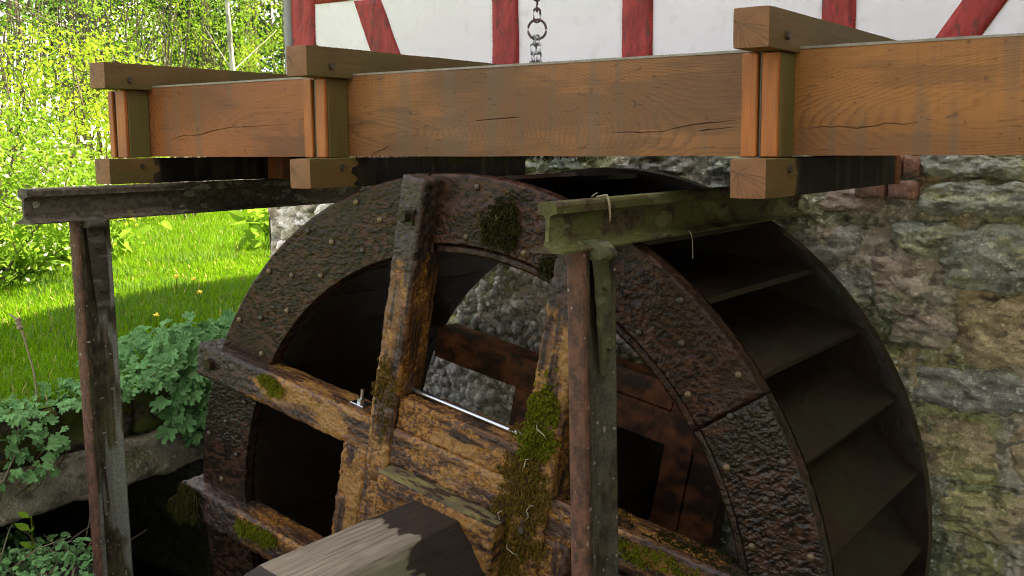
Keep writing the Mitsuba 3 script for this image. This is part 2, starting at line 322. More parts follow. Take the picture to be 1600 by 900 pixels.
def rubble_fn(p, n, uv):
    x, z = p.x, p.z
    b = fbm(x * 11, z * 15, p.y * 11); f = fbm(x * 60, z * 75, p.y * 60); g = noise(x * 210, z * 210, p.y * 210); e = 0.30 * (f - 0.5)
    c = mix((0.265, 0.245, 0.195), (0.120, 0.112, 0.088), sm(0.36, 0.64, 0.6 * b + 0.4 * f))
    c = mix(c, (0.225, 0.160, 0.075), 0.75 * sm(0.46, 0.62, fbm(x * 3.1 + 5, z * 3.6, 2.0) + e))
    c = mix(c, (0.175, 0.180, 0.070), 0.7 * sm(0.50, 0.66, fbm(x * 3.9, z * 3.3 + 8, 2.0) + e))
    c = mix(c, (0.270, 0.230, 0.185), 0.8 * sm(0.48, 0.60, fbm(x * 4.6 + 11, z * 2.2, 4.0) + 0.5 * e))
    c = mix(c, (0.070, 0.090, 0.040), 0.7 * sm(0.54, 0.66, fbm(x * 4.1 + 2, z * 3.9 + 4, 4.0) + e))
    c = mix(c, (0.37, 0.35, 0.30), 0.7 * sm(0.58, 0.72, f + 0.2 * (b - 0.5)))
    c = mix(c, (0.040, 0.036, 0.028), 0.65 * sm(0.56, 0.70, fbm(x * 16, z * 34, 3.0)))
    return c * (1.4 + 1.35 * g)
mat('rubble', proc(rubble_fn), 0.82, 0.25, stone_bump)
def plaster_fn(p, n, uv):
    a = fbm(p.x * 2.2, p.z * 2.2, p.y); f = fbm(p.x * 26, p.z * 26, 3.0)
    c = mix((0.78, 0.755, 0.75), (0.69, 0.665, 0.655), 0.55 * sm(0.34, 0.70, a) + 0.35 * (f - 0.5))
    return mix(c, (0.45, 0.38, 0.34), 0.16 * sm(0.66, 0.84, fbm(p.x * 20 + 3, p.z * 14, 2.0)))
mat('plaster', proc(plaster_fn), 0.9, 0.2, lambda p, n, uv: 0.004 * fbm(p.x * 9, p.z * 9, p.y * 9) + 0.0012 * fbm(p.x * 60, p.z * 60, p.y * 60))
def redpaint_fn(p, n, uv):
    a = fbm(p.x * 30, p.z * 9, p.y * 9)
    return mix(mix((0.32, 0.034, 0.026), (0.20, 0.021, 0.017), sm(0.35, 0.7, a)), (0.10, 0.030, 0.024), 0.7 * sm(0.66, 0.72, fbm(p.x * 60, p.z * 18, 4.0)))
mat('red_paint', proc(redpaint_fn), 0.62, 0.35, lambda p, n, uv: 0.008 * fbm(p.x * 30, p.z * 9, p.y * 30) + 0.004 * fbm(p.x * 90, p.z * 30, p.y * 50))
mat('corner_grey', proc(lambda p, n, uv: mix((0.27, 0.26, 0.25), (0.19, 0.185, 0.18), fbm(p.x * 30, p.z * 6, p.y * 20))), 0.7)
mat('roof_tile', (0.16, 0.06, 0.04), 0.8)

# plants, ground
def leafmat(key, refl, trans, seed=0.0, fr=3.0):
    c = proc(lambda p, n, uv: mix((refl[0] * 0.6, refl[1] * 0.65, refl[2] * 0.6), (refl[0] * 1.5, refl[1] * 1.35, refl[2] * 1.3), fbm(p.x * fr + seed, p.y * fr, p.z * fr, octaves=2)))
    scene[key] = {'type': 'principledthin', 'base_color': c, 'roughness': 0.45, 'spec_trans': 0.0, 'diff_trans': trans}
leafmat('leaf_spring', (0.190, 0.345, 0.032), 0.75)
leafmat('leaf_yellow', (0.270, 0.400, 0.032), 0.75, 2.0)
leafmat('leaf_mid', (0.100, 0.205, 0.034), 0.65, 4.0)
leafmat('leaf_dark', (0.055, 0.115, 0.034), 0.5, 6.0)
leafmat('leaf_lobed', (0.150, 0.315, 0.125), 0.30, 8.0, 9.0)
leafmat('grass_blade', (0.135, 0.275, 0.009), 0.8, 3.0)
leafmat('leaf_red', (0.30, 0.05, 0.03), 0.8, 1.0)
leafmat('blossom', (0.75, 0.75, 0.70), 0.6, 1.0)
leafmat('moss_bright', (0.115, 0.130, 0.010), 0.4, 1.0, 55.0)
leafmat('moss_brown', (0.100, 0.070, 0.014), 0.4, 2.0, 60.0)
leafmat('moss_dark', (0.026, 0.028, 0.008), 0.3, 5.0, 60.0)
mat('petal_yellow', (0.75, 0.55, 0.02), 0.6)
mat('bark', proc(lambda p, n, uv: mix((0.17, 0.135, 0.095), (0.07, 0.055, 0.04), fbm(p.x * 20, p.y * 20, p.z * 5))), 0.85)
mat('bark_pale', proc(lambda p, n, uv: mix((0.45, 0.44, 0.40), (0.20, 0.19, 0.17), sm(0.4, 0.7, fbm(p.x * 20, p.y * 20, p.z * 6)))), 0.8)
mat('dry_stem', (0.24, 0.19, 0.13), 0.8)
mat('silk', (0.30, 0.25, 0.16), 0.8)
def soil_fn(p, n, uv): return mix((0.055, 0.045, 0.03), (0.025, 0.024, 0.015), fbm(p.x * 9, p.y * 9, p.z * 9))
mat('soil', proc(soil_fn), 0.95)
def lawn_fn(p, n, uv):
    a = fbm(p.x * 0.8, p.y * 0.8, 1.0); b = fbm(p.x * 9, p.y * 9, 2.0)
    c = mix((0.062, 0.140, 0.010), (0.040, 0.092, 0.008), sm(0.3, 0.7, b))
    return mix(c, (0.090, 0.150, 0.012), 0.6 * sm(0.45, 0.65, a))
mat('lawn_ground', proc(lawn_fn), 0.95, 0.1)
def mossstone_fn(p, n, uv):
    a = fbm(p.x * 6, p.y * 6, p.z * 9); f = fbm(p.x * 45, p.y * 45, p.z * 45)
    c = mix((0.085, 0.070, 0.048), (0.030, 0.026, 0.018), sm(0.3, 0.7, f))
    return mix(c, mix((0.085, 0.095, 0.020), (0.045, 0.055, 0.014), f), 0.95 * sm(0.42, 0.55, a))
mat('stone_mossy', proc(mossstone_fn), 0.9, 0.2, stone_bump)
mat('lintel_stone', proc(stone_fn((0.140, 0.125, 0.092), (0.070, 0.062, 0.045), (0.070, 0.075, 0.025), 2.2)), 0.9, 0.2, stone_bump)
scene['pond_water'] = {'type': 'principled', 'base_color': {'type': 'rgb', 'value': [0.006, 0.009, 0.010]}, 'roughness': 0.08, 'specular': 0.5}

# ------------------------------------------------------------------ setting: ground, water
def gridmesh(x0, x1, y0, y1, nx, ny, zf):
    X, Y = np.meshgrid(np.linspace(x0, x1, nx + 1), np.linspace(y0, y1, ny + 1), indexing='ij')
    v = np.stack([X, Y, zf(X, Y)], -1).reshape(-1, 3); i = np.arange(X.size).reshape(X.shape)
    q = np.stack([i[:-1, :-1], i[1:, :-1], i[1:, 1:], i[:-1, 1:]], -1).reshape(-1, 4)
    return trimesh.Trimesh(v, np.vstack([q[:, [0, 1, 2]], q[:, [0, 2, 3]]]), process=False)
def lawn_z(x, y):
    p = np.stack([np.asarray(x) * 0.45, np.asarray(y) * 0.45, np.zeros_like(x)], -1)
    return -1.20 + 0.12 * (meshkit.fbm(p, 2, 3) - 0.5) * np.clip((-4.6 - x) / 1.5, 0, 1)
obj('lawn', gridmesh(-30, -4.62, -8, 32, 110, 170, lawn_z), 'lawn_ground', True, kind='structure', label='sunlit grass ground beside the house', category='lawn')
far = [gridmesh(-600, -30, -600, 600, 6, 6, lambda x, y: x * 0 - 1.25), gridmesh(-30, 600, 32, 600, 6, 6, lambda x, y: x * 0 - 1.25), gridmesh(-30, 600, -600, -8, 6, 6, lambda x, y: x * 0 - 1.25),
       gridmesh(6.2, 600, -8, 32, 6, 6, lambda x, y: x * 0 - 1.25), gridmesh(-4.62, 6.2, -8, 1.55, 30, 30, lambda x, y: x * 0 - 1.62), gridmesh(1.2, 6.2, 1.55, 4.36, 4, 4, lambda x, y: x * 0 - 1.6)]
obj('ground', cat(far), 'soil', False, kind='structure', label='bare earth around the mill', category='ground')
obj('water', gridmesh(-9, 1.2, 1.0, 4.7, 4, 4, lambda x, y: x * 0 - 2.86), 'pond_water', False, kind='structure', label='black water under the wheel', category='water')

# ------------------------------------------------------------------ house: stone base, timber frame, roof (its shadow lies over the mill)
house = thing('timber_framed_house', 'white and red half-timbered house on a rough stone base behind the wheel', 'house')
YS, YT = 4.35, 4.40
def wall_disp(X, Z):
    P = np.stack([X, Z * 1.25, np.zeros_like(X)], -1)
    big = meshkit.fbm(P * 2.6, 3, 11) - 0.5; mid = meshkit.fbm(P * 9, 4, 12) - 0.5; fine = np.abs(meshkit.fbm(P * 26, 3, 13) - 0.5)
    lump = np.abs(meshkit.noise(P * 21, 14) - 0.5) + 0.5 * np.abs(meshkit.noise(P * 44, 15) - 0.5)
    peb = np.clip((-1.95 - X) / 0.3, 0, 1) * np.clip((X + 4.1) / 0.3, 0, 1)
    return 0.10 * big + 0.075 * mid - 0.10 * fine + peb * 0.05 * (0.45 - lump)
def wall_sheet(x0, x1, z0, z1, res):
    X, Z = np.meshgrid(np.linspace(x0, x1, int((x1 - x0) / res) + 1), np.linspace(z0, z1, int((z1 - z0) / res) + 1), indexing='ij')
    V = np.stack([X, YS - wall_disp(X, Z), Z], -1).reshape(-1, 3); ii = np.arange(X.size).reshape(X.shape)
    q = np.stack([ii[:-1, :-1], ii[1:, :-1], ii[1:, 1:], ii[:-1, 1:]], -1).reshape(-1, 4)
    return trimesh.Trimesh(V, np.vstack([q[:, [0, 1, 2]], q[:, [0, 2, 3]]]), process=False)
sheet = cat([wall_sheet(-4.76, -2.0, -1.8, 0.27, 0.016), wall_sheet(-2.0, -0.3, -1.8, 0.27, 0.008), wall_sheet(-0.3, 0.6, -1.8, 0.27, 0.03), wall_sheet(-4.76, 0.6, -3.0, -1.8, 0.04)])
sidewall = rough(rbox((-4.79, YS + 0.0, -3.0), (-4.70, 20, 0.27), 0.12, 0.02), 0.02, 4)
base = obj(house + '__stone_base', cat([sheet, sidewall, cbox((0.6, YS, -3), (6.2, 4.6, 0.27)), cbox((-4.70, 4.5, -3), (6.2, 4.7, 0.27))]), 'rubble', True)

def boulder(x0, x1, z0, z1, out, seed, sub=4, pw=4.0):
    """one wall stone: a rounded block with a broken face, sitting in the mortar and standing out by 'out'"""
    m = trimesh.creation.icosphere(sub, 1.0); v = np.array(m.vertices)
    s = (np.abs(v) ** pw).sum(1) ** (-1 / pw); v = v * s[:, None]
    h = np.array([(x1 - x0) / 2, 0.10, (z1 - z0) / 2]); v = v * h + [(x0 + x1) / 2, YS + 0.10 - out, (z0 + z1) / 2]
    m = trimesh.Trimesh(v, m.faces, process=False); nn = np.array(m.vertex_normals)
    d = 0.055 * (meshkit.fbm(v * [5, 5, 8], 3, seed) - 0.5) + 0.050 * (meshkit.fbm(v * [17, 17, 22], 4, seed + 5) - 0.5) - 0.06 * np.abs(meshkit.fbm(v * [9, 9, 15], 3, seed + 9) - 0.5)
    sh = 0.04 * (meshkit.fbm(v * 3, 2, seed + 20) - 0.5)
    return trimesh.Trimesh(v + nn * d[:, None] + np.stack([sh, 0 * sh, -sh], 1), m.faces, process=False)
STONES = [(-1.10, -0.70, -0.125, -0.03, 0.05, 'stone_green'), (-0.68, -0.2, -0.13, -0.03, 0.05, 'stone_green'), (-1.10, -0.63, -0.285, -0.13, 0.075, 'stone_green'), (-0.62, -0.15, -0.30, -0.14, 0.06, 'stone_grey'),
          (-1.21, -0.93, -0.44, -0.295, 0.045, 'stone_green'), (-1.02, -0.60, -0.57, -0.30, 0.06, 'stone_green'), (-0.62, -0.2, -0.53, -0.31, 0.055, 'stone_grey'), (-1.30, -1.05, -0.60, -0.44, 0.03, 'stone_pink'),
          (-0.93, -0.45, -0.86, -0.585, 0.055, 'stone_ochre'), (-1.22, -0.93, -0.80, -0.60, 0.035, 'stone_pink'), (-1.5, -1.22, -0.72, -0.50, 0.03, 'stone_grey'), (-1.10, -0.62, -1.06, -0.86, 0.045, 'stone_grey'), (-1.45, -1.13, -1.0, -0.80, 0.03, 'stone_ochre'),
          (-1.06, -0.74, -1.32, -1.07, 0.045, 'stone_ochre'), (-0.75, -0.3, -1.30, -1.04, 0.05, 'stone_ochre'), (-1.30, -1.0, -1.62, -1.33, 0.05, 'stone_green'), (-0.98, -0.60, -1.56, -1.33, 0.05, 'stone_ochre'), (-0.6, -0.2, -1.6, -1.32, 0.05, 'stone_grey'),
          (-1.72, -1.32, -0.49, -0.30, 0.03, 'stone_grey'), (-1.62, -1.25, -0.26, -0.16, 0.04, 'stone_pink'), (-2.0, -1.45, -0.15, -0.03, 0.045, 'stone_green'), (-2.55, -2.05, -0.15, -0.03, 0.05, 'stone_grey'), (-3.1, -2.6, -0.15, -0.03, 0.05, 'stone_green'), (-2.1, -1.75, -0.32, -0.17, 0.04, 'stone_green'),
          (-4.72, -4.40, -0.50, -0.30, 0.05, 'stone_lawn_lit'), (-4.38, -4.10, -0.47, -0.27, 0.05, 'stone_lawn_lit'), (-4.74, -4.50, -0.75, -0.52, 0.05, 'stone_lawn_lit'), (-4.47, -4.15, -0.70, -0.49, 0.04, 'stone_lawn_lit'), (-4.72, -4.4, -0.28, -0.1, 0.05, 'stone_lawn_lit'), (-4.72, -4.45, -1.0, -0.78, 0.05, 'stone_lawn_lit')]
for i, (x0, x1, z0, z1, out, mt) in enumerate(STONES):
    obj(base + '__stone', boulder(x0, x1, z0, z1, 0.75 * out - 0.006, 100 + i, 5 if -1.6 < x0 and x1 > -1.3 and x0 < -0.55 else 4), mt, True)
for (x0, x1, z0, z1) in [(-1.205, -1.152, -0.128, -0.045), (-1.146, -1.09, -0.128, -0.05), (-1.20, -1.095, -0.215, -0.140), (-1.33, -1.215, -0.215, -0.14)]:
    obj(base + '__brick', rough(rbox((x0, YS - 0.05, z0), (x1, YS + 0.1, z1), 0.012, 0.012), 0.008, 22, int(abs(x0) * 100)), 'brick_red', True)

n = 3000
x, z = rng.uniform(-3.75, -2.35, n), rng.uniform(-1.65, -0.40, n); rr = 0.007 + 0.030 * rng.random(n) ** 2.2
ico = trimesh.creation.icosphere(1, 1.0); iv = np.array(ico.vertices)
iv = iv * (1 + 0.55 * (meshkit.fbm(iv * 1.8, 3, 3) - 0.5))[:, None]
wd = wall_disp(x, z); q3 = np.stack([x, YS - wd + 0.40 * rr, z], 1)
obj(base + '__mineral_crust', scatter(iv, np.array(ico.faces), q3, orient(n), rr), 'crust_grey', True, kind='stuff', label='grey popcorn-like mineral crust')
# timber frame (each timber and each plaster field a part)
def plate(pts, y0, y1, res=0.03):
    """upright board with the outline pts (x, z), gridded and slightly wavy: a ruled quad"""
    a, b, c, d = [np.array(p, float) for p in pts]          # bottom-left, bottom-right, top-right, top-left
    nu = max(1, int(np.linalg.norm(b - a) / res)); nv = max(1, int(np.linalg.norm(d - a) / res))
    m = rbox((0, 0, 0), (1, 1, 1), 1.0 / max(nu, 1), 1e-4) if False else None
    g = rbox((0, 0, 0), (nu * res, y1 - y0, nv * res), res, min(0.006, (y1 - y0) / 3))
    v = np.array(g.vertices); s, t = v[:, 0] / (nu * res), v[:, 2] / (nv * res)
    P = (1 - s)[:, None] * ((1 - t)[:, None] * a + t[:, None] * d) + s[:, None] * ((1 - t)[:, None] * b + t[:, None] * c)
    w = 0.007 * (meshkit.fbm(np.stack([P[:, 0] * 6, P[:, 1] * 6, 0 * s], 1), 3, 31) - 0.5)
    return trimesh.Trimesh(np.stack([P[:, 0] + w, y0 + v[:, 1] + w, P[:, 1] + w], 1), g.faces, process=False)
obj(house + '__corner_board', plate([(-4.652, 0.2), (-4.59, 0.2), (-4.59, 3.4), (-4.652, 3.4)], YT - 0.005, 4.6, 0.06), 'corner_grey', True, label='grey board on the house corner')
posts = [(-4.588, -4.410), (-3.184, -3.028), (-2.447, -2.291), (-1.520, -1.380), (-0.10, 0.06), (1.3, 1.46)]
for x0, x1 in posts:
    obj(house + '__timber_post', plate([(x0, 0.2), (x1, 0.2), (x1, 3.4), (x0, 3.4)], YT, 4.55), 'red_paint', True)
obj(house + '__timber_rail', plate([(-4.408, 0.797), (-3.186, 0.797), (-3.186, 0.95), (-4.408, 0.95)], YT + 0.003, 4.55), 'red_paint', True)
for x0, x1 in zip([b for a, b in posts[1:-1]], [a for a, b in posts[2:]]):
    obj(house + '__timber_rail', plate([(x0 + .002, 0.98), (x1 - .002, 0.98), (x1 - .002, 1.14), (x0 + .002, 1.14)], YT + 0.003, 4.55), 'red_paint', True)
obj(house + '__timber_brace', plate([(-3.855, 0.20), (-3.650, 0.20), (-3.918, 0.794), (-4.113, 0.794)], YT + 0.002, 4.55), 'red_paint', True)
obj(house + '__timber_brace', plate([(-1.215, 0.20), (-1.045, 0.20), (-0.50, 0.977), (-0.675, 0.977)], YT + 0.002, 4.55), 'red_paint', True)
for x0, x1 in zip([b for a, b in posts[:-1]], [a for a, b in posts[1:]]):
    obj(house + '__plaster_panel', plate([(x0 - .03, 0.2), (x1 + .03, 0.2), (x1 + .03, 3.4), (x0 - .03, 3.4)], YT + 0.010, 4.6, 0.05), 'plaster', True)
obj(house + '__wall', cat([cbox((-4.645, 4.61, 0.2), (6.2, 4.8, 3.5)), cbox((-4.645, 4.8, 0.2), (-4.5, 20.0, 3.5)), cbox((1.46, 4.41, .2), (6.2, 4.6, 3.4))]), 'plaster')
# roof: slopes of 35 degrees, ridge along x
ry, rz, ey, ez, by, bz = 12.2, 9.45, 3.75, 3.50, 20.6, 3.50
def slab(p, q_, x0, x1, t=0.22):
    v = [(x, y, z + dz) for x in (x0, x1) for (y, z) in (p, q_) for dz in (0, t)]
    return trimesh.convex.convex_hull(np.array(v))
obj(house + '__roof', cat([slab((ey, ez), (ry, rz), -4.9, 6.4), slab((by, bz), (ry, rz), -4.9, 6.4)]), 'roof_tile')
obj(house + '__gable', trimesh.convex.convex_hull(np.array([(x, y, z) for x in (-4.64, -4.5) for (y, z) in ((4.42, 3.45), (20, 3.45), (ry, rz - 0.02))])), 'plaster')
obj(house + '__hoist_arm', cbox((-2.37, 3.3, 1.9), (-2.26, 4.42, 2.02)), 'beam_oak')

# ------------------------------------------------------------------ flume
flume = thing('wooden_flume', 'brown oak water trough running above the wheel between crossbeam frames', 'flume')
ZB, ZT = -0.033, 0.270
CHECKS = {'left': [[(-3.947, 0.033), (-3.80, 0.062), (-3.70, 0.060), (-3.627, 0.075), (-3.50, 0.090), (-3.389, 0.090), (-3.148, 0.096)]],
          'middle': [[(-2.248, 0.090), (-2.20, 0.094), (-2.123, 0.096), (-2.047, 0.101)], [(-1.702, 0.043), (-1.60, 0.042), (-1.52, 0.045), (-1.438, 0.061), (-1.346, 0.070), (-1.277, 0.073)], [(-1.406, 0.043), (-1.352, 0.050), (-1.289, 0.053)], [(-2.74, -0.030), (-2.70, -0.012), (-2.66, -0.002), (-2.635, 0.012)]],
          'right': [[(-1.096, 0.046), (-1.014, 0.050), (-0.97, 0.049), (-0.933, 0.044), (-0.90, 0.046), (-0.852, 0.055), (-0.80, 0.054), (-0.756, 0.056)]]}
def split(m, lines):
    """drying checks: narrow grooves cut 12 mm deep into the plank's face"""
    for ln in lines:
        p = np.array(ln); t = np.linspace(0, 1, len(p)); tt = np.linspace(0, 1, len(p) * 5); q_ = np.stack([np.interp(tt, t, p[:, k]) for k in (0, 1)], 1)
        q_[:, 1] += 0.0022 * (meshkit.fbm(np.stack([q_[:, 0] * 40, 0 * tt, 0 * tt], 1), 2, 3) - 0.5) * 2
        w = 0.0013 * np.minimum(1, 6 * np.minimum(tt, 1 - tt)) * (0.55 + 0.9 * meshkit.noise(np.stack([q_[:, 0] * 16, 0 * tt, 0 * tt], 1), 5)) + 0.0002
        bad = []
        for k in range(len(q_) - 1):
            a_, b_ = q_[k], q_[k + 1]
            bad.append(trimesh.convex.convex_hull(np.array([(x, y, z + sg * ww) for (x, z), ww in ((a_ - [0.0004, 0], w[k]), (b_ + [0.0004, 0], w[k + 1])) for sg in (-1, 1) for y in (2.98, 3.012)])))
        cut = trimesh.boolean.union(bad, engine='manifold'); m = trimesh.boolean.difference([m, cut], engine='manifold')
    return m
for nm, x0, x1, mt in (('left', -4.153, -2.902, 'oak_left'), ('middle', -2.898, -1.1635, 'oak_middle'), ('right', -1.1595, 2.6, 'oak_right')):
    m = rough(rbox((x0, 3.0, ZB), (x1, 3.045, ZT), 0.03, 0.006), 0.0025, 4, 2)
    try: m = split(m, CHECKS[nm])
    except Exception: pass
    obj(flume + '__side_plank', m, mt, 40)
    obj(flume + '__top_lip', rough(rbox((x0 + .001, 2.9985, ZT - 0.002), (x1 - .001, 3.047, ZT + 0.0065), 0.03, 0.002), 0.0012, 14, 3), 'weathered_lip', 40)
    m = rbox((x0, 3.90, ZB), (x1, 3.945, ZT - 0.01), 0.05, 0.006); obj(flume + '__side_plank', m, mt, 40)
for k in range(5):
    y0 = 3.047 + k * 0.1705
    for x0, x1 in ((-4.15, -2.95), (-2.30, 2.6)):
        obj(flume + '__floor_plank', cbox((x0, y0, ZB + 0.004), (x1, y0 + 0.167, 0.012)), 'wet_board')
for b, (xa, xb, xc, xd) in zip(BEAM_X, ((-1.216, -1.166, -1.157, -1.105), (-2.954, -2.907, -2.891, -2.838), (-4.153, -4.117, -4.098, -4.031))):
    w = 0.053
    obj(flume + '__cross_beam', rough(rbox((b - w, 2.763, -0.146), (b + w, 4.005 if b > -2 else 4.15, -0.036), 0.03, 0.006), 0.002, 6, 3), 'beam_oak', 40)
    obj(flume + '__top_beam', rough(rbox((b - w, 2.763, 0.257), (b + w, 4.05, 0.368), 0.03, 0.007), 0.002, 6, 4), 'beam_oak', 40)
    for (p0, p1) in ((xa, xb), (xc, xd)):
        u_ = obj(flume + '__upright', cbox((p0, 2.892, -0.0345), (p1, 2.997, 0.2555), 0.003), 'upright_olive')
        obj(u_ + '__facing_strip', cbox((p0 + 0.001, 2.876, -0.0335), (p1 - 0.003, 2.8915, 0.2545), 0.003), 'strip_orange')
    obj(flume + '__upright', cbox((xa, 3.948, -0.0345), (xd, 4.03, 0.2555), 0.003), 'upright_olive')
    obj(flume + '__slot_rod', tube([((xb + xc) / 2, 2.889, -0.04), ((xb + xc) / 2, 2.889, 0.262)], 0.0055, 8), 'dull_steel', 60)
    obj(flume + '__bolt', cat([hexhead((b + w + 0.001, 2.885, 0.298), (1, 0, 0), 0.013, 0.010), trimesh.creation.icosphere(1, 0.002, )]) if False else hexhead((b + w + 0.001, 2.885, 0.298), (1, 0, 0), 0.013, 0.010), 'dull_steel')
    obj(flume + '__bolt', hexhead((b + w + 0.001, 2.925, -0.068), (1, 0, 0), 0.011, 0.010), 'dull_steel')
    obj(flume + '__bolt', hexhead((b - 0.01, 2.87, 0.366), (0, 0, 1), 0.012, 0.009), 'dull_steel')
for x0, y0 in ((-1.190, 4.010), (-3.985, 3.63)):
    obj(flume + '__packing_block', cbox((x0, y0, -0.146), (x0 + 0.10, y0 + 0.055, -0.037), 0.004), 'oak_left')
# dark roots hanging from the open slot in the floor
P = []
for k in range(420):
    x = rng.uniform(-2.95, -2.0); y = rng.uniform(3.05, 3.5); L = rng.uniform(0.01, 0.055) * (1.0 if x < -2.35 else 0.5); dx, dy = rng.normal(0, 0.006, 2)
    P.append(tube([(x, y, -0.028), (x + dx, y + dy, -0.03 - L * 0.6), (x + 2 * dx, y + dy, -0.03 - L)], [0.0016, 0.0013, 0.0004], 4, False))
obj(flume + '__root_fringe', cat(P), 'moss_dark', kind='stuff')
obj(flume + '__slot_lip', cbox((-2.95, 3.046, -0.031), (-2.30, 3.10, -0.012)), 'wet_board')

# ------------------------------------------------------------------ rails and rail posts (old railway section)
def profile():
    h, f, wd = 0.0305, 0.054, 0.0065
    return [(-f, 0), (f, 0), (f, 0.006), (0.030, 0.0125), (0.014, 0.019), (wd, 0.032), (wd, 0.092), (0.012, 0.101), (h, 0.106), (h, 0.127), (0.0255, 0.1345), (0.016, 0.138),
            (-0.016, 0.138), (-0.0255, 0.1345), (-h, 0.127), (-h, 0.106), (-0.012, 0.101), (-wd, 0.092), (-wd, 0.032), (-0.014, 0.019), (-0.030, 0.0125), (-f, 0.006)]
def rail_mesh(length, step=0.04):
    from shapely.geometry import Polygon
    pr = np.array(profile()); poly = Polygon(pr).segmentize(0.012)
    out = np.array(poly.exterior.coords)[:-1]
    if poly.exterior.is_ccw is False: out = out[::-1]
    k = len(out); n = max(2, int(length / step)); L = np.linspace(0, length, n + 1)
    v = np.stack([np.tile(out[:, 0], n + 1), np.repeat(L, k), np.tile(out[:, 1], n + 1)], 1)
    i, j = np.meshgrid(np.arange(n), np.arange(k), indexing='ij'); j2 = (j + 1) % k
    q = np.stack([i * k + j, (i + 1) * k + j, (i + 1) * k + j2, i * k + j2], -1).reshape(-1, 4)
    f = np.vstack([q[:, [0, 1, 2]], q[:, [0, 2, 3]]])
    ring = trimesh.creation.triangulate_polygon(Polygon(out), engine='earcut'); cv, cf = np.array(ring[0]), np.array(ring[1])
    v0 = np.stack([cv[:, 0], np.zeros(len(cv)), cv[:, 1]], 1); v1 = v0 + [0, length, 0]; o = len(v)
    body = trimesh.Trimesh(np.vstack([v, v0, v1]), np.vstack([f, cf + o, cf[:, ::-1] + o + len(cv)]), process=False)
    body.fix_normals()
    vv = np.array(body.vertices); d = meshkit.fbm(vv * 16, 3, 4) - 0.5
    vv[:, 0] += 0.0018 * d; vv[:, 2] += 0.0016 * (meshkit.fbm(vv * 19, 3, 8) - 0.5)
    return trimesh.Trimesh(vv, body.faces, process=False)
ZR = -0.2846
def put(m, x, y, z, yaw=0.0):
    return moved(m, trimesh.transformations.translation_matrix([x, y, z]) @ trimesh.transformations.rotation_matrix(yaw, [0, 0, 1]))
k = obj('rail_beam', put(rail_mesh(2.0), -1.562, 2.405, ZR, 0.004), 'rail_mossy', 22, label='moss green old railway rail under the flume, nearest to the stone wall on the right', category='rail', group='rails carrying the flume')
k = obj('rail_beam', put(rail_mesh(2.06), -3.935, 2.325, ZR, 0.055), 'rail_flaking', 22, label='dark railway rail with flaking pale paint, reaching over the lawn on the left', category='rail', group='rails carrying the flume')

def clip_part(post, xw, yc, lean, x_edge, mt):
    """flat bar bolted on the post's web, its top bent into a claw over the rail's foot"""
    L, w, t = 0.36, 0.076, 0.014
    x = x_edge - 0.021
    bar = rough(rbox((x, yc - w / 2, -0.30 - L), (x + t, yc + w / 2, -0.300), 0.012, 0.005), 0.0035, 24, 6)
    v = np.array(bar.vertices); v[:, 1] += (-0.30 - v[:, 2]) * lean; v[:, 0] -= (-0.30 - v[:, 2]) * 0.02
    bar = trimesh.Trimesh(v, bar.faces, process=False)
    claw = rough(rbox((x - 0.010, yc - 0.050, -0.318), (x_edge + 0.018, yc + 0.050, -0.262), 0.012, 0.012), 0.004, 20, 9)
    v = np.array(claw.vertices); s = np.clip((v[:, 2] + 0.30) / 0.035, 0, 1); v[:, 0] -= 0.034 * s ** 1.5
    claw = trimesh.Trimesh(v, claw.faces, process=False)
    c = obj(post + '__clamp_strap', cat([bar, claw]), mt, 40)
    for dz in (0.085, 0.265):
        obj(c + '__bolt', hexhead((x + t - 0.006 - dz * 0.02, yc + dz * lean, -0.30 - dz), (1, 0, 0), 0.019, 0.017), mt)

def rail_post(xc, y0, mt, label, smt, lean):
    t = thing('rail_post', label, 'post', 'rail posts')
    m = rail_mesh(2.6, 0.04)                      # along y, head up: turn so that it runs down, its head facing -y
    v = np.array(m.vertices); s = v[:, 1]
    v = np.stack([xc + v[:, 0] + 0.0165 * s, y0 + 0.138 - v[:, 2], ZR - 0.001 - s], 1)
    m = trimesh.Trimesh(v, m.faces, process=False); m.fix_normals()
    obj(t + '__shaft', m, mt, 22)
    clip_part(t, xc, y0 + 0.075, lean, xc + 0.056, smt)
    return t
rail_post(-1.555, 2.530, 'post_right', 'upright railway rail with red face and green web, crossing the wheel on the right', 'strap_steel', 0.17)
rail_post(-3.953, 2.540, 'post_left', 'upright rusty railway rail standing in front of the lawn on the left', 'strap_dark', 0.09)

# ------------------------------------------------------------------ water wheel (turned by 11.3 degrees; u along the level arms, w along the upright arms)
wheel = thing('water_wheel', 'big dark wet timber mill wheel with crusted arms under the flume', 'water wheel')
R, RI, YF = 1.3146, 1.052, 2.770
def W3(u, y, w):
    u, w = np.asarray(u, float), np.asarray(w, float)
    return np.stack([WX + u * CA - w * SA, np.broadcast_to(y, u.shape).astype(float), WZ + u * SA + w * CA], -1)
def to_wheel(m):
    v = np.array(m.vertices); return trimesh.Trimesh(W3(v[:, 0], v[:, 1], v[:, 2]), m.faces, process=False)

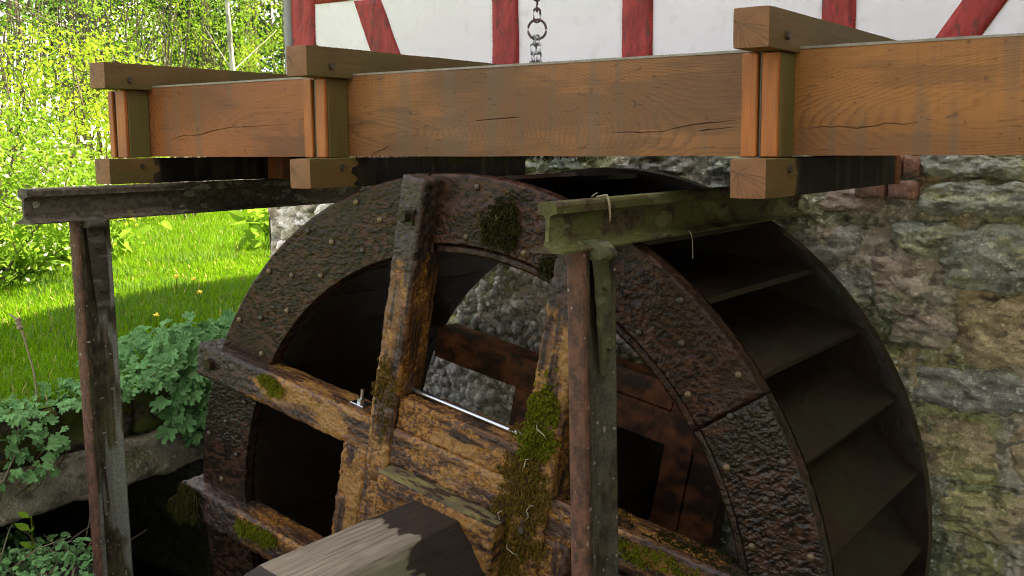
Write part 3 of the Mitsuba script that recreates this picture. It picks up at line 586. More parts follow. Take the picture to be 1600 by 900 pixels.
def ripple(P, seed=0):
    """mineral crust like little terraces: ridges lying level, warped, with bare places"""
    x, z = P[:, 0], P[:, 2]
    w1 = meshkit.fbm(P * [9, 3, 9], 3, seed) - 0.5; w2 = meshkit.fbm(P * [30, 9, 30], 2, seed + 3) - 0.5
    a = meshkit.noise(np.stack([x * 58 + 8 * w1 + 4 * w2, z * 120 + 12 * w1 + 6 * w2, 0 * x], 1), seed + 7)
    b = meshkit.noise(np.stack([x * 95 + 5 * w2, z * 170 + 8 * w1, 0 * x], 1), seed + 8)
    m = np.clip((meshkit.fbm(P * [4.5, 2, 4.5], 3, seed + 11) - 0.36) / 0.2, 0.12, 1)
    return m * (0.0056 * (1 - np.abs(2 * a - 1)) ** 1.6 + 0.0030 * (1 - np.abs(2 * b - 1))) + 0.004 * w1

def felloe(a0, a1, r0, r1, y0, y1, res, crust, sd=0):
    nt = max(2, int((a1 - a0) * r1 / res)); nr = max(1, int((r1 - r0) / res)); ny = max(1, int((y1 - y0) / max(res, 0.012)))
    loop = [(r0 + (r1 - r0) * i / nr, y0) for i in range(nr)] + [(r1, y0 + (y1 - y0) * i / ny) for i in range(ny)] + [(r1 - (r1 - r0) * i / 3, y1) for i in range(3)] + [(r0, y1 - (y1 - y0) * i / 2) for i in range(2)]
    loop = np.array(loop); k = len(loop); A = np.linspace(a0, a1, nt + 1)
    # the arris between face and edge is worn round
    rr = 0.010; d = np.clip(loop[:, 0] - (r1 - rr), 0, rr) / rr; e = np.clip((y0 + rr) - loop[:, 1], 0, rr) / rr
    loop[:, 1] += 0.5 * rr * (d ** 2) * (e > 0.99); loop[:, 0] -= 0.3 * rr * d * e
    rad, yy = np.tile(loop[:, 0], nt + 1), np.tile(loop[:, 1], nt + 1); ang = np.repeat(A, k)
    P = W3(rad * np.cos(ang), yy, rad * np.sin(ang))
    if crust:
        amp = 0.55 if sd % 40 in (4, 5) else 0.75 if sd % 40 < 2 else 1.0
        front = np.tile((np.arange(k) < nr + 1), nt + 1); edge = np.tile((np.arange(k) > nr) & (np.arange(k) < nr + ny), nt + 1)
        end = np.clip(np.minimum(ang - a0, a1 - ang) * r1 / 0.006, 0.0, 1) ** 0.7
        dd = ripple(P, sd); P[:, 1] -= front * (amp * dd * end - 0.005 * (1 - end))
        n2 = 0.010 * (meshkit.fbm(P * [40, 40, 40], 3, sd + 2) - 0.5)
        cr = W3(np.cos(ang), 0 * ang, np.sin(ang)) - W3(0 * ang, 0 * ang, 0 * ang)
        P += (edge * n2)[:, None] * cr
    i, j = np.meshgrid(np.arange(nt), np.arange(k), indexing='ij'); j2 = (j + 1) % k
    q = np.stack([i * k + j, i * k + j2, (i + 1) * k + j2, (i + 1) * k + j], -1).reshape(-1, 4)
    f = np.vstack([q[:, [0, 1, 2]], q[:, [0, 2, 3]]])
    caps = []
    for base_, fl in ((0, False), (nt * k, True)):
        c = len(P); P = np.vstack([P, P[base_:base_ + k].mean(0)]); s = base_ + np.arange(k); s2 = base_ + (np.arange(k) + 1) % k
        caps.append(np.stack([np.full(k, c), s2, s] if not fl else [np.full(k, c), s, s2], 1))
    m = trimesh.Trimesh(P, np.vstack([f] + caps), process=False); m.fix_normals()
    return m

J = [math.radians(a) for a in (-30.0, 15.4, 44.3, 75.5, 105.0, 164.6, 210.0, 255.0, 285.0, 330.0)]
BK = [22.3 + 12 * k for k in range(30)]
for k in range(9):
    a0, a1 = J[k] + 0.0007, J[k + 1] - 0.0007
    seen, strip = k < 6, k < 4
    f = obj(wheel + '__felloe', felloe(a0, a1, 1.083 if strip else RI, R, YF, 2.822, 0.0048 if seen else 0.02, True, k), 'rim_dark' if k in (0, 1, 5) else 'rim_wet', True)
    if strip: obj(f + '__inner_strip', felloe(a0, a1, RI, 1.080, YF + 0.010, 2.822, 0.006 if seen else 0.02, True, k + 40), 'rim_dark' if k < 2 else 'rim_wet', True)
    for b in BK:
        for rr, da in ((1.277, 1.6), (1.190, 9.5), (1.110, 15.2)):
            g = math.radians(b + da) % (2 * math.pi)
            if not (0 <= (g - a0) % (2 * math.pi) < a1 - a0): continue
            u, w = rr * math.cos(g), rr * math.sin(g)
            if -0.43 < u < -0.23 or 0.22 < u < 0.40 or 0.24 < w < 0.42 or -0.37 < w < -0.19: continue
            if not (-0.35 < w or u > 0.3): continue
            obj(f + '__bolt', dome(W3(u, YF - 0.004, w), (0, -1, 0), 0.0118, 0.008), 'bolt_brass', True)
    obj(wheel + '__felloe', felloe(J[k], J[k + 1], RI, R, 3.800, 3.850, 0.03, False), 'wet_board', 40)
for b in BK:
    g0, g1 = math.radians(b), math.radians(b + 19)
    p0, p1 = 1.292 * np.array([math.cos(g0), math.sin(g0)]), 1.080 * np.array([math.cos(g1), math.sin(g1)])
    d = (p1 - p0) / np.linalg.norm(p1 - p0); nrm = np.array([-d[1], d[0]]) * 0.011; L = np.linalg.norm(p1 - p0)
    m = rbox((0, 2.823, -0.011), (L, 3.799, 0.011), 0.035, 0.004); v = np.array(m.vertices)
    v[:, 2] += 0.006 * (meshkit.fbm(v * [9, 7, 9], 3, int(b)) - 0.5)
    uw = p0 + v[:, :1] * d + v[:, 2:3] / 0.011 * nrm
    obj(wheel + '__bucket_board', trimesh.Trimesh(W3(uw[:, 0], v[:, 1], uw[:, 1]), m.faces, process=False), 'wet_board', 40)
    h = math.radians(5.92); g = math.radians(b + 13)
    pts = np.array([W3(r_ * math.cos(g + s * h), y, r_ * math.sin(g + s * h)) for r_ in (1.0535, 1.078) for s in (-1, 1) for y in (2.8235, 3.798)])
    obj(wheel + '__sole_board', trimesh.convex.convex_hull(pts), 'wet_board')

def arm(u0, u1, w0, w1, y0, y1, mt, amp=0.006, res=0.011, seed=0, name='__arm', r=0.010):
    m = rbox((u0, y0, w0), (u1, y1, w1), res, r); v = np.array(m.vertices)
    nn = np.array(m.vertex_normals)
    d = amp * (meshkit.fbm(v * 9, 3, seed) - 0.5) * 1.6 + amp * 1.2 * (meshkit.fbm(v * 38, 3, seed + 3) - 0.5) + amp * 1.1 * (0.5 - np.abs(2 * meshkit.noise(v * [62, 50, 95] + 2.5 * meshkit.fbm(v * 20, 2, seed + 8)[:, None], seed + 5) - 1))
    return obj(wheel + name, to_wheel(trimesh.Trimesh(v + nn * d[:, None], m.faces, process=False)), mt, 50)
armA = arm(-0.385, -0.285, -1.26, 1.262, 2.694, 2.830, 'arm_upright', 0.007, 0.010, 1)
armB = arm(0.245, 0.372, -1.25, 1.262, 2.692, 2.830, 'arm_mossy', 0.009, 0.010, 2)
armC = arm(-1.318, 1.29, 0.263, 0.393, 2.704, 2.834, 'arm_level', 0.006, 0.010, 3)
armD = arm(-1.345, 1.28, -0.345, -0.215, 2.704, 2.834, 'arm_level', 0.009, 0.012, 4)
arm(-0.284, 0.244, 0.395, 0.508, 2.712, 2.838, 'arm_crusted', 0.008, 0.009, 5, '__hub_board')
arm(-0.500, -0.386, -0.213, 0.268, 2.698, 2.80, 'arm_mossy', 0.010, 0.009, 6, '__hub_board')
arm(0.374, 0.47, -0.213, 0.262, 2.698, 2.80, 'arm_mossy', 0.010, 0.010, 7, '__hub_board')
arm(-0.284, 0.244, -0.213, 0.392, 2.708, 2.80, 'arm_crusted', 0.010, 0.009, 8, '__hub_board')
cl = arm(-0.262, 0.232, -0.26, 0.258, 2.628, 2.704, 'arm_crusted', 0.010, 0.009, 9, '__clamp_board')
arm(-0.264, 0.236, 0.258, 0.268, 2.624, 2.706, 'clamp_top', 0.0015, 0.012, 10, '__clamp_board__capping_strip', 0.003)
obj(wheel + '__tie_rod', tube([W3(-0.286, 2.782, 0.520), W3(0.246, 2.782, 0.520)], 0.0085, 10), 'bright_steel', 50)
# pale rootlets caught in the moss
P = []
for (u, w) in ((0.30, 0.60), (0.285, 0.50), (0.33, 0.36), (0.26, 0.20), (0.35, 0.08), (0.22, 0.30)):
    a = W3(u, 2.672, w); st = [a]
    for k in range(4): st.append(st[-1] + np.array([rng.normal(0, .012), rng.normal(0, .004), rng.normal(-0.010, .012)]))
    P.append(tube(st, [0.0012, 0.0022, 0.0022, 0.0016, 0.0008], 5))
obj(armB + '__rootlet', cat(P), 'silk', True, kind='stuff')
# studs, nuts, plates
nb = obj(armC + '__washer_plate', to_wheel(cbox((-0.535, 2.745, 0.394), (-0.470, 2.800, 0.401), 0.002)), 'bright_steel')
obj(armC + '__stud', cat([tube([W3(-0.503, 2.772, 0.40), W3(-0.503, 2.772, 0.452)], 0.0065, 8), hexhead(W3(-0.503, 2.772, 0.40), (CA * 0 - SA, 0, CA), 0.015, 0.018)]), 'bright_steel')
obj(armA + '__washer_plate', to_wheel(cbox((-0.362, 2.684, 1.105), (-0.308, 2.696, 1.160), 0.002)), 'wet_board')
obj(armA + '__nut', hexhead(W3(-0.335, 2.685, 1.132), (0, -1, 0), 0.019, 0.030), 'wet_board')
obj(armC + '__nut', hexhead(W3(-1.225, 2.700, 0.330), (0, -1, 0), 0.022, 0.026), 'wet_board')
obj(armB + '__nut', hexhead(W3(0.300, 2.688, 0.262), (0, -1, 0), 0.011, 0.014), 'dull_steel')
# rear frame
for (u0, u1, w0, w1) in ((-0.385, -0.275, -0.96, 0.96), (0.250, 0.372, -0.96, 0.96), (-0.96, 0.96, 0.263, 0.405), (-0.97, 0.97, -0.36, -0.22)):
    off = 0.004 if u1 - u0 > 1 else 0.0
    obj(wheel + '__rear_arm', to_wheel(rbox((u0, 3.765 + off, w0), (u1, 3.90 + off, w1), 0.05, 0.006)), 'rear_wood', 40)
for (u0, u1, w0, w1) in ((-0.27, 0.245, 0.407, 0.515), (0.374, 0.52, -0.21, 0.262), (-0.50, -0.39, -0.21, 0.262)):
    obj(wheel + '__rear_hub_board', to_wheel(rbox((u0, 3.775, w0), (u1, 3.88, w1), 0.05, 0.006)), 'rear_wood', 40)
# shaft: octagonal trunk with a blunt end
ang = [math.radians(45 * k + 101.5 + 11.3) for k in range(8)]
P = []
ys = list(np.linspace(1.95, 2.72, 40)) + [4.05]
loops = []
for a0, a1 in zip(ang, ang[1:] + ang[:1]):
    p0, p1 = 0.244 * np.array([math.cos(a0), math.sin(a0)]), 0.244 * np.array([math.cos(a1), math.sin(a1)])
    loops += [p0 * (1 - s) + p1 * s for s in np.linspace(0.02, 0.98, 9)]
loops = np.array(loops); kk = len(loops)
V = np.concatenate([W3(loops[:, 0], y, loops[:, 1]) for y in ys])
dirs = V - np.stack([np.full(len(V), WX), V[:, 1], np.full(len(V), WZ)], 1); dirs /= np.linalg.norm(dirs, axis=1, keepdims=True)
V += dirs * (0.006 * (meshkit.fbm(V * [22, 4, 22], 3, 77) - 0.5))[:, None]
i, j = np.meshgrid(np.arange(len(ys) - 1), np.arange(kk), indexing='ij'); j2 = (j + 1) % kk
q = np.stack([i * kk + j, (i + 1) * kk + j, (i + 1) * kk + j2, i * kk + j2], -1).reshape(-1, 4)
c0 = len(V); V = np.vstack([V, [WX, 1.95, WZ], [WX, 4.05, WZ]]); s = np.arange(kk); s2 = (s + 1) % kk; e = (len(ys) - 1) * kk
m = trimesh.Trimesh(V, np.vstack([q[:, [0, 1, 2]], q[:, [0, 2, 3]], np.stack([np.full(kk, c0), s, s2], 1), np.stack([np.full(kk, c0 + 1), e + s2, e + s], 1)]), process=False); m.fix_normals()
sh = obj(wheel + '__shaft', m, 'shaft_wood', 30)
obj(sh + '__gudgeon', tube([(WX, 1.955, WZ), (WX, 1.70, WZ)], 0.045, 16), 'dull_steel', 40)

# moss on the wheel: short strands growing from the crust
def moss(n, place, L, wd, droop):
    """n tufts of five strands, each strand three triangles; place(n) gives wheel coordinates (u, y, w)"""
    uyw = place(n); root = np.repeat(W3(uyw[:, 0], uyw[:, 1], uyw[:, 2]), 5, 0); n = len(root)
    tl = np.repeat(rng.uniform(0.45, 1.5, n // 5), 5); lean = np.repeat(rng.normal(0, 0.45, (n // 5, 3)), 5, 0)
    d = rng.normal(0, 0.60, (n, 3)) + lean + [0, -0.80, 0.12]; d /= np.linalg.norm(d, axis=1, keepdims=True)
    ln = (L * tl * rng.uniform(0.5, 1.2, n))[:, None]; s = rng.normal(size=(n, 3)); s -= d * (s * d).sum(1, keepdims=True); s /= np.linalg.norm(s, axis=1, keepdims=True); s *= wd * rng.uniform(0.6, 1.4, n)[:, None]
    mid = root + d * ln * 0.55; tip = mid + (d * 0.6 + [0, 0, -droop]) * ln * 0.6
    v = np.stack([root - s * .5, root + s * .5, mid - s, mid + s, tip], 1).reshape(-1, 3)
    f = (np.array([[0, 1, 3], [0, 3, 2], [2, 3, 4]])[None] + 5 * np.arange(n)[:, None, None]).reshape(-1, 3)
    return trimesh.Trimesh(v, f, process=False)
def patch(u0, u1, w0, w1, y, fr=9, thr=0.5, seed=0):
    def place(n):
        u, w = rng.uniform(u0, u1, n), rng.uniform(w0, w1, n)
        eu, ew = np.minimum(u - u0, u1 - u) / (u1 - u0), np.minimum(w - w0, w1 - w) / (w1 - w0)
        f = meshkit.fbm(np.stack([u * fr * 2, w * fr * 2, 0 * u], 1), 4, seed)
        e = 1 - np.hypot((u - (u0 + u1) / 2) / (u1 - u0) * 2, (w - (w0 + w1) / 2) / (w1 - w0) * 2)
        k = f + 0.60 * np.clip(e * 1.5, -0.5, 1) - 0.48 + rng.normal(0, 0.06, n) > thr
        u, w, f = u[k], w[k], f[k]; return np.stack([u, y - 0.03 * np.clip(f - 0.45, 0, 1), w], 1)
    return place
obj(armB + '__moss', cat([moss(2600, patch(0.225, 0.385, 0.40, 0.82, 2.690, 8, 0.30, 3), 0.013, 0.0026, 0.5)]), 'moss_bright', kind='stuff', label='bright green moss')
obj(armB + '__moss', cat([moss(5200, patch(0.13, 0.400, -0.12, 0.60, 2.692, 7, 0.24, 5), 0.013, 0.0019, 0.9)]), 'moss_brown', kind='stuff', label='brownish moss strands')
obj(armC + '__moss', cat([moss(650, patch(-0.98, -0.80, 0.31, 0.40, 2.700, 12, 0.30, 8), 0.016, 0.0016, 0.6), moss(1300, patch(0.50, 1.06, 0.30, 0.40, 2.702, 9, 0.42, 9), 0.014, 0.0016, 0.6)]), 'moss_bright', kind='stuff')
obj(armD + '__moss', cat([moss(950, patch(-1.01, -0.72, -0.30, -0.21, 2.698, 10, 0.28, 10), 0.022, 0.0018, 0.6)]), 'moss_bright', kind='stuff')
obj(armD + '__moss', cat([moss(1100, patch(-1.36, -1.19, -0.36, -0.20, 2.690, 8, 0.24, 12), 0.034, 0.0018, 1.0)]), 'moss_dark', kind='stuff')
obj(armA + '__moss', cat([moss(900, patch(-0.40, -0.26, 0.30, 0.68, 2.692, 10, 0.36, 14), 0.012, 0.0016, 0.8)]), 'moss_brown', kind='stuff')
obj(wheel + '__moss', cat([moss(2000, patch(-0.14, 0.12, 1.02, 1.29, 2.762, 6, 0.28, 16), 0.015, 0.0018, 0.8), moss(450, patch(0.13, 0.24, 1.02, 1.14, 2.762, 8, 0.34, 18), 0.015, 0.0018, 0.8)]), 'moss_dark', kind='stuff', label='dark moss growing on the rim')
def top_patch(u0, u1, y0, y1, w, thr, seed):
    def place(n):
        u, y = rng.uniform(u0, u1, n), rng.uniform(y0, y1, n); k = meshkit.fbm(np.stack([u * 9, y * 9, 0 * u], 1), 3, seed) > thr
        return np.stack([u[k], y[k], np.full(k.sum(), w)], 1)
    return place
obj(armC + '__moss', moss(2200, top_patch(0.40, 1.2, 2.72, 2.83, 0.392, 0.40, 20), 0.010, 0.002, -0.6), 'moss_dark', kind='stuff')

# ------------------------------------------------------------------ chain of the sluice
chain = thing('hanging_chain', 'rusty chain with a ring hanging in front of the white wall', 'chain')
def link(c, L, w, r, turn, tilt=0.0):
    a = np.linspace(0, 2 * np.pi, 25); x, z = np.cos(a) * w, np.sin(a) * w
    z = z + np.sign(np.sin(a)) * (L / 2 - w); p = np.stack([x, 0 * x, z], 1); p = p[:-1]; p = np.vstack([p, p[:2]])
    m = tube(p, r, 7, False)
    M = trimesh.transformations.rotation_matrix(tilt, [0, 1, 0]) @ trimesh.transformations.rotation_matrix(turn, [0, 0, 1]); M[:3, 3] = c
    return moved(m, M)
cx, cy = -2.3165, 3.5
z, k = 0.475, 0
while z < 1.90:
    obj(chain + '__link', link((cx, cy, z + 0.024), 0.052, 0.0125, 0.0042, 0.5 + (k % 2) * 1.57), 'chain_rust', True); z += 0.0405; k += 1
obj(chain + '__ring', link((cx, cy, 0.446), 0.074, 0.0355, 0.0048, 0.35), 'chain_rust', True, label='round ring')
for side in (-1, 1):
    z = 0.418; k = 0
    while z > 0.15:
        obj(chain + '__link', link((cx + side * (0.004 + 0.010 * min(1, (0.43 - z) * 14)), cy - 0.01, z - 0.014), 0.040, 0.0115, 0.0038, 0.4 + (k % 2) * 1.57 + side, side * 0.1), 'chain_zinc', True); z -= 0.0315; k += 1

# ------------------------------------------------------------------ left side of the wheel pit: mossy stones on a long lintel, culvert mouth below
pit = thing('pit_wall', 'mossy stone side wall of the wheel pit with a long lintel over a dark opening', 'wall')
lin = rough(rough(rbox((-5.0, 1.6, -1.690), (-4.585, 4.34, -1.455), 0.022, 0.03), 0.028, 7, 3), 0.010, 40, 4)
v = np.array(lin.vertices); v[:, 2] += 0.020 * (v[:, 1] - 3.0) * (v[:, 2] < -1.5)
obj(pit + '__lintel', trimesh.Trimesh(v, lin.faces, process=False), 'lintel_stone', True)
y = 1.6
i = 0
for ln, h in ((0.42, 0.24), (0.38, 0.21), (0.46, 0.25), (0.40, 0.22), (0.31, 0.25), (0.36, 0.18), (0.40, 0.20)):
    s = rough(rough(rbox((-4.98, y, -1.452), (-4.60 + rng.uniform(-.02, .015), y + ln - 0.015, -1.452 + h), 0.022, 0.045), 0.035, 6, 20 + i), 0.012, 34, 40 + i)
    obj(pit + '__stone', s, 'stone_mossy', True); y += ln; i += 1
obj(pit + '__backing', cat([cbox((-9.0, 1.4, -3.4), (-8.8, 4.8, -1.3)), cbox((-9.0, 1.3, -3.4), (-4.62, 1.5, -1.25)), cbox((-9.0, 4.40, -3.4), (-4.72, 4.6, -1.25)), cbox((-9.0, 1.4, -1.46), (-4.99, 4.5, -1.26)),
                            cbox((-4.62, 1.3, -3.4), (1.25, 1.5, -1.63)), cbox((1.2, 1.4, -3.4), (1.4, 4.5, -1.62))]), 'lintel_stone')
def mossbed(n, px, py, pz, L, wd):
    root = np.stack([px, py, pz], 1); n = len(root)
    d = rng.normal(0, 0.45, (n, 3)) + [0.35, 0, 0.8]; d /= np.linalg.norm(d, axis=1, keepdims=True)
    ln = L * rng.uniform(0.5, 1.3, n)[:, None]; s = rng.normal(size=(n, 3)); s -= d * (s * d).sum(1, keepdims=True); s /= np.linalg.norm(s, axis=1, keepdims=True); s *= wd
    v = np.stack([root - s, root + s, root + d * ln], 1).reshape(-1, 3)
    return trimesh.Trimesh(v, np.arange(3 * n).reshape(-1, 3), process=False)
n = 9000
yy = rng.uniform(2.1, 3.75, n); k = meshkit.fbm(np.stack([yy * 3, 0 * yy, 0 * yy], 1), 2, 8) + rng.uniform(-.2, .2, n) > 0.47
yy = yy[k]; tt = rng.uniform(0, 1, len(yy))
obj(pit + '__moss', mossbed(0, -4.60 - 0.22 * tt ** 2 + 0.01, yy, -1.235 - 0.05 * (1 - tt) - 0.03 * rng.random(len(yy)), 0.022, 0.0022), 'moss_bright', kind='stuff')
# bank of earth and twigs in the near corner of the culvert mouth
bx = lambda x, y: -1.93 + 0.22 * (meshkit.fbm(np.stack([np.asarray(x) * 3, np.asarray(y) * 3, 0 * np.asarray(x)], -1), 3, 5) - 0.5) - 1.3 * np.clip((np.asarray(y) - 2.75) / 0.5, 0, 1) ** 1.5 - 1.6 * np.clip((np.asarray(x) + 4.15) / 0.5, 0, 1) ** 1.5
obj('bank', gridmesh(-5.3, -3.7, 1.5, 3.3, 60, 60, bx), 'soil', True, kind='structure', label='earth bank in front of the culvert', category='bank')

# ------------------------------------------------------------------ plants on the wall
def lobed_leaf():
    """a five-lobed leaf, about 1 long, in the xy plane with the stalk at the origin, a little cupped"""
    pts = []
    for a, r_ in ((-152, .34), (-124, .68), (-106, .66), (-92, .74), (-76, .52), (-56, .82), (-46, .80), (-36, .90), (-20, .58), (-10, .90), (0, 1.0), (10, .90), (20, .58), (36, .90), (46, .80), (56, .82), (76, .52), (92, .74), (106, .66), (124, .68), (152, .34)):
        t = math.radians(a); pts.append((0.40 + 0.62 * r_ * math.cos(t), 0.62 * r_ * math.sin(t)))
    p = np.array(pts); v = np.column_stack([p, 0.10 * np.hypot(p[:, 0] - .4, p[:, 1]) ** 1.0 - 0.10 * (p[:, 0] > .8)])
    v = np.vstack([v, [0.36, 0, -0.06]]); k = len(p); i = np.arange(k)
    return v - [0.0, 0, 0], np.stack([np.full(k, k), i, (i + 1) % k], 1)
LV, LF = lobed_leaf()
def blade_leaf(w=0.28):
    v = np.array([[0, 0, 0], [0.3, w, 0.03], [0.3, -w, 0.03], [0.65, w * 0.8, 0.0], [0.65, -w * 0.8, 0.0], [1, 0, -0.08], [0.5, 0, -0.04]], float)
    return v, np.array([[0, 2, 6], [0, 6, 1], [1, 6, 3], [6, 2, 4], [6, 4, 5], [6, 5, 3]])
BV, BF = blade_leaf()
def leaf_frames(n, face, tilt):
    """frames whose z (upper side of the leaf) points near 'face'"""
    z = np.asarray(face, float) + rng.normal(0, tilt, (n, 3)); z /= np.linalg.norm(z, axis=1, keepdims=True)
    x = rng.normal(size=(n, 3)) + [0.5, -0.2, -0.5]; x -= z * (x * z).sum(1, keepdims=True); x /= np.linalg.norm(x, axis=1, keepdims=True)
    return np.stack([x, np.cross(z, x), z], -1)
def lobed_plant(label, pos_fn, n, size, parts, group):
    t = thing('lobed_leaf_plant', label, 'plant', group)
    p, face = pos_fn(n); n = len(p); Rm = leaf_frames(n, face, 0.42); sz = size * rng.uniform(0.6, 1.25, n)
    near = np.argsort(np.linalg.norm(p, axis=1))[:parts]; rest = np.setdiff1d(np.arange(n), near)
    for i in near:
        obj(t + '__leaf', scatter(LV, LF, p[i:i + 1], Rm[i:i + 1], sz[i:i + 1]), 'leaf_lobed')
    if len(rest): obj(t + '__foliage', scatter(LV, LF, p[rest], Rm[rest], sz[rest]), 'leaf_lobed', kind='stuff')
    st = []
    for i in rng.choice(n, min(n, 70), False):
        a = p[i]; g = a + np.array([-0.10, rng.normal(0, .04), -0.10]) ; g[2] = min(g[2], a[2] - 0.06); st.append(tube([a, (a + g) / 2 + [0, 0, -0.01], g], 0.0022, 4, False))
    obj(t + '__stem', cat(st), 'moss_brown', kind='stuff')
def mound(x0, x1, y0, y1, h):
    def f(n):
        x, y = rng.uniform(x0, x1, n), rng.uniform(y0, y1, n)
        e = np.clip(np.minimum.reduce([x - x0, x1 - x, y - y0, y1 - y]) / 0.35, 0.1, 1) ** 0.6
        z = lawn_z(x, y) + e * h * (0.55 + 0.45 * rng.random(n)) * (0.7 + 0.6 * meshkit.noise(np.stack([x * 4, y * 4, 0 * x], 1), 2))
        return np.stack([x, y, z], 1), np.tile([0.35, -0.35, 0.9], (n, 1))
    return f
def curtain(y0, y1, z0, z1):
    def f(n):
        y, z = rng.uniform(y0, y1, n), rng.uniform(z0, z1, n)
        lo = z0 + (z1 - z0) * np.abs(meshkit.noise(np.stack([y * 5, 0 * y, 0 * y], 1), 9) - 0.1) * 0.5
        k = z > lo; y, z = y[k], z[k]
        x = -4.60 + 0.10 * (1 - ((z - z0) / (z1 - z0)) ** 2) + rng.uniform(-.05, .05, len(y))
        return np.stack([x, y, z], 1), np.tile([0.8, -0.35, 0.6], (len(y), 1))
    return f
G1 = 'lobed leaf plants along the pit wall'
lobed_plant('dense lobed-leaf plant hanging down the pit wall beside the wheel rim', curtain(3.40, 4.15, -1.64, -0.98), 400, 0.105, 230, G1)
lobed_plant('broad mound of lobed leaves between the lawn and the wheel', mound(-5.25, -4.60, 3.35, 4.75, 0.24), 560, 0.085, 90, G1)
lobed_plant('low lobed-leaf plant on the wall top right of the left post', mound(-4.95, -4.53, 2.85, 3.45, 0.08), 170, 0.072, 110, G1)
lobed_plant('low lobed-leaf plant on the wall top at the left edge of the picture', mound(-4.92, -4.50, 1.9, 2.84, 0.07), 180, 0.070, 110, G1)
lobed_plant('small trailing lobed plant hanging from the mossy stones left of the left post', curtain(2.52, 2.82, -1.50, -1.20), 46, 0.066, 46, G1)
# ivy-like runner at the left
t = thing('trailing_creeper', 'thin creeper with small round leaves hanging at the far left of the pit wall', 'plant')
pt = np.array([(-4.55, 2.60, -1.22), (-4.53, 2.56, -1.36), (-4.53, 2.50, -1.46), (-4.52, 2.42, -1.52), (-4.51, 2.36, -1.56)])
obj(t + '__stem', tube(pt, 0.003, 5), 'dry_stem', True)
for k in range(14):
    s = rng.random() * 3.99; a = pt[int(s)] * (1 - s % 1) + pt[int(s) + 1] * (s % 1)
    obj(t + '__leaf', scatter(BV, BF, a[None] + rng.normal(0, .012, (1, 3)), leaf_frames(1, [[0.7, -0.6, 0.5]], 0.3), [rng.uniform(.035, .055)]), 'leaf_lobed')
# foreground weeds and twigs on the bank
t = thing('weed_patch', 'low green weeds among dead twigs at the lower left corner', 'weeds')
n = 1700; x, y = rng.uniform(-5.0, -4.05, n), rng.uniform(1.9, 2.85, n); z = bx(x, y) + rng.uniform(0.0, 0.13, n)
obj(t + '__foliage', scatter(BV, BF, np.stack([x, y, z], 1), leaf_frames(n, np.tile([0.2, -0.5, 0.85], (n, 1)), 0.5), rng.uniform(.02, .055, n)), 'leaf_lobed', kind='stuff')
P = []
for k in range(75):
    a = np.array([rng.uniform(-4.95, -4.05), rng.uniform(2.0, 2.95), 0]); a[2] = bx(a[0], a[1]) + 0.03; d = rng.normal(0, 1, 3) * [0.07, 0.09, 0.05]
    P.append(tube([a, a + d + [0, 0, .04], a + 2 * d + [0, 0, rng.uniform(0, .08)]], [0.004, 0.003, 0.001], 5))
obj(t + '__twig', cat(P), 'dry_stem', kind='stuff')
t = thing('young_sapling', 'young upright seedling with three pale leaf pairs above the weeds', 'plant')
a = np.array([-4.45, 2.56, -1.90]); obj(t + '__stem', tube([a, a + [0.01, 0, .12], a + [0.0, 0.01, .26]], 0.004, 6), 'moss_bright', True)
for zz, sz in ((.12, .07), (.20, .09), (.26, .07)):
    for s in (-1, 1):
        Rm = np.array([[[s, 0, 0.0], [0.25, s * 0.7, -.66], [0, .66, .75]]]).transpose(0, 2, 1); Rm = leaf_frames(1, [[0.25 * s, -0.55, 0.8]], 0.1); Rm[0, :, 0] = [s * .75, -.3, .3]; Rm[0, :, 0] /= np.linalg.norm(Rm[0, :, 0]); Rm[0, :, 1] = np.cross(Rm[0, :, 2], Rm[0, :, 0])
        obj(t + '__leaf', scatter(BV, BF, (a + [0, 0, zz])[None], Rm, [sz]), 'leaf_spring')
t = thing('dry_stalk', 'thin dry grey weed stalk standing in front of the lawn at the left', 'stalk')
pts = np.array([(-4.72, 2.80, -1.22), (-4.74, 2.80, -1.05), (-4.78, 2.79, -0.90), (-4.81, 2.78, -0.80), (-4.85, 2.76, -0.77)]); obj(t + '__stem', tube(pts, [0.006, 0.005, 0.005, 0.007, 0.004], 6), 'dry_stem', True)
obj(t + '__seed_head', cat([moved(rough(trimesh.creation.icosphere(2, 0.014), 0.006, 60, k), trimesh.transformations.translation_matrix(pts[3] + [0.004 * k, 0, -0.018 * k])) for k in range(3)]), 'dry_stem', True)
obj('dead_stalk', tube([(-4.42, 2.93, -1.66), (-4.40, 2.93, -1.60), (-4.45, 2.87, -1.70), (-4.46, 2.84, -1.82)], [0.002, 0.003, 0.003, 0.002], 5), 'dry_stem', True, label='dead grey tendril in front of the culvert mouth', category='stalk')

# fibres blown onto the right rail
obj('pale_fibre', cat([tube([(-1.56, 2.66, -0.143), (-1.53, 2.67, -0.138), (-1.524, 2.672, -0.16), (-1.522, 2.674, -0.195), (-1.526, 2.68, -0.215)], [0.002, 0.004, 0.004, 0.003, 0.0012], 6), tube([(-1.57, 2.65, -0.143), (-1.55, 2.652, -0.130)], 0.0012, 5)]), 'silk', True, label='pale strand of fibre draped over the right rail', category='fibre')
obj('cobweb', cat([tube([(-1.507, 3.16 + .03 * k, -0.272), (-1.502, 3.17 + .025 * k, -0.285), (-1.498, 3.172 + .015 * k, -0.31), (-1.497, 3.172 + .012 * k, -0.365 + .035 * k)], [.001, .0018, .0015, .002], 5) for k in range(1)]), 'silk', True, label='dusty cobweb strand hanging under the right rail below the beam', category='cobweb')

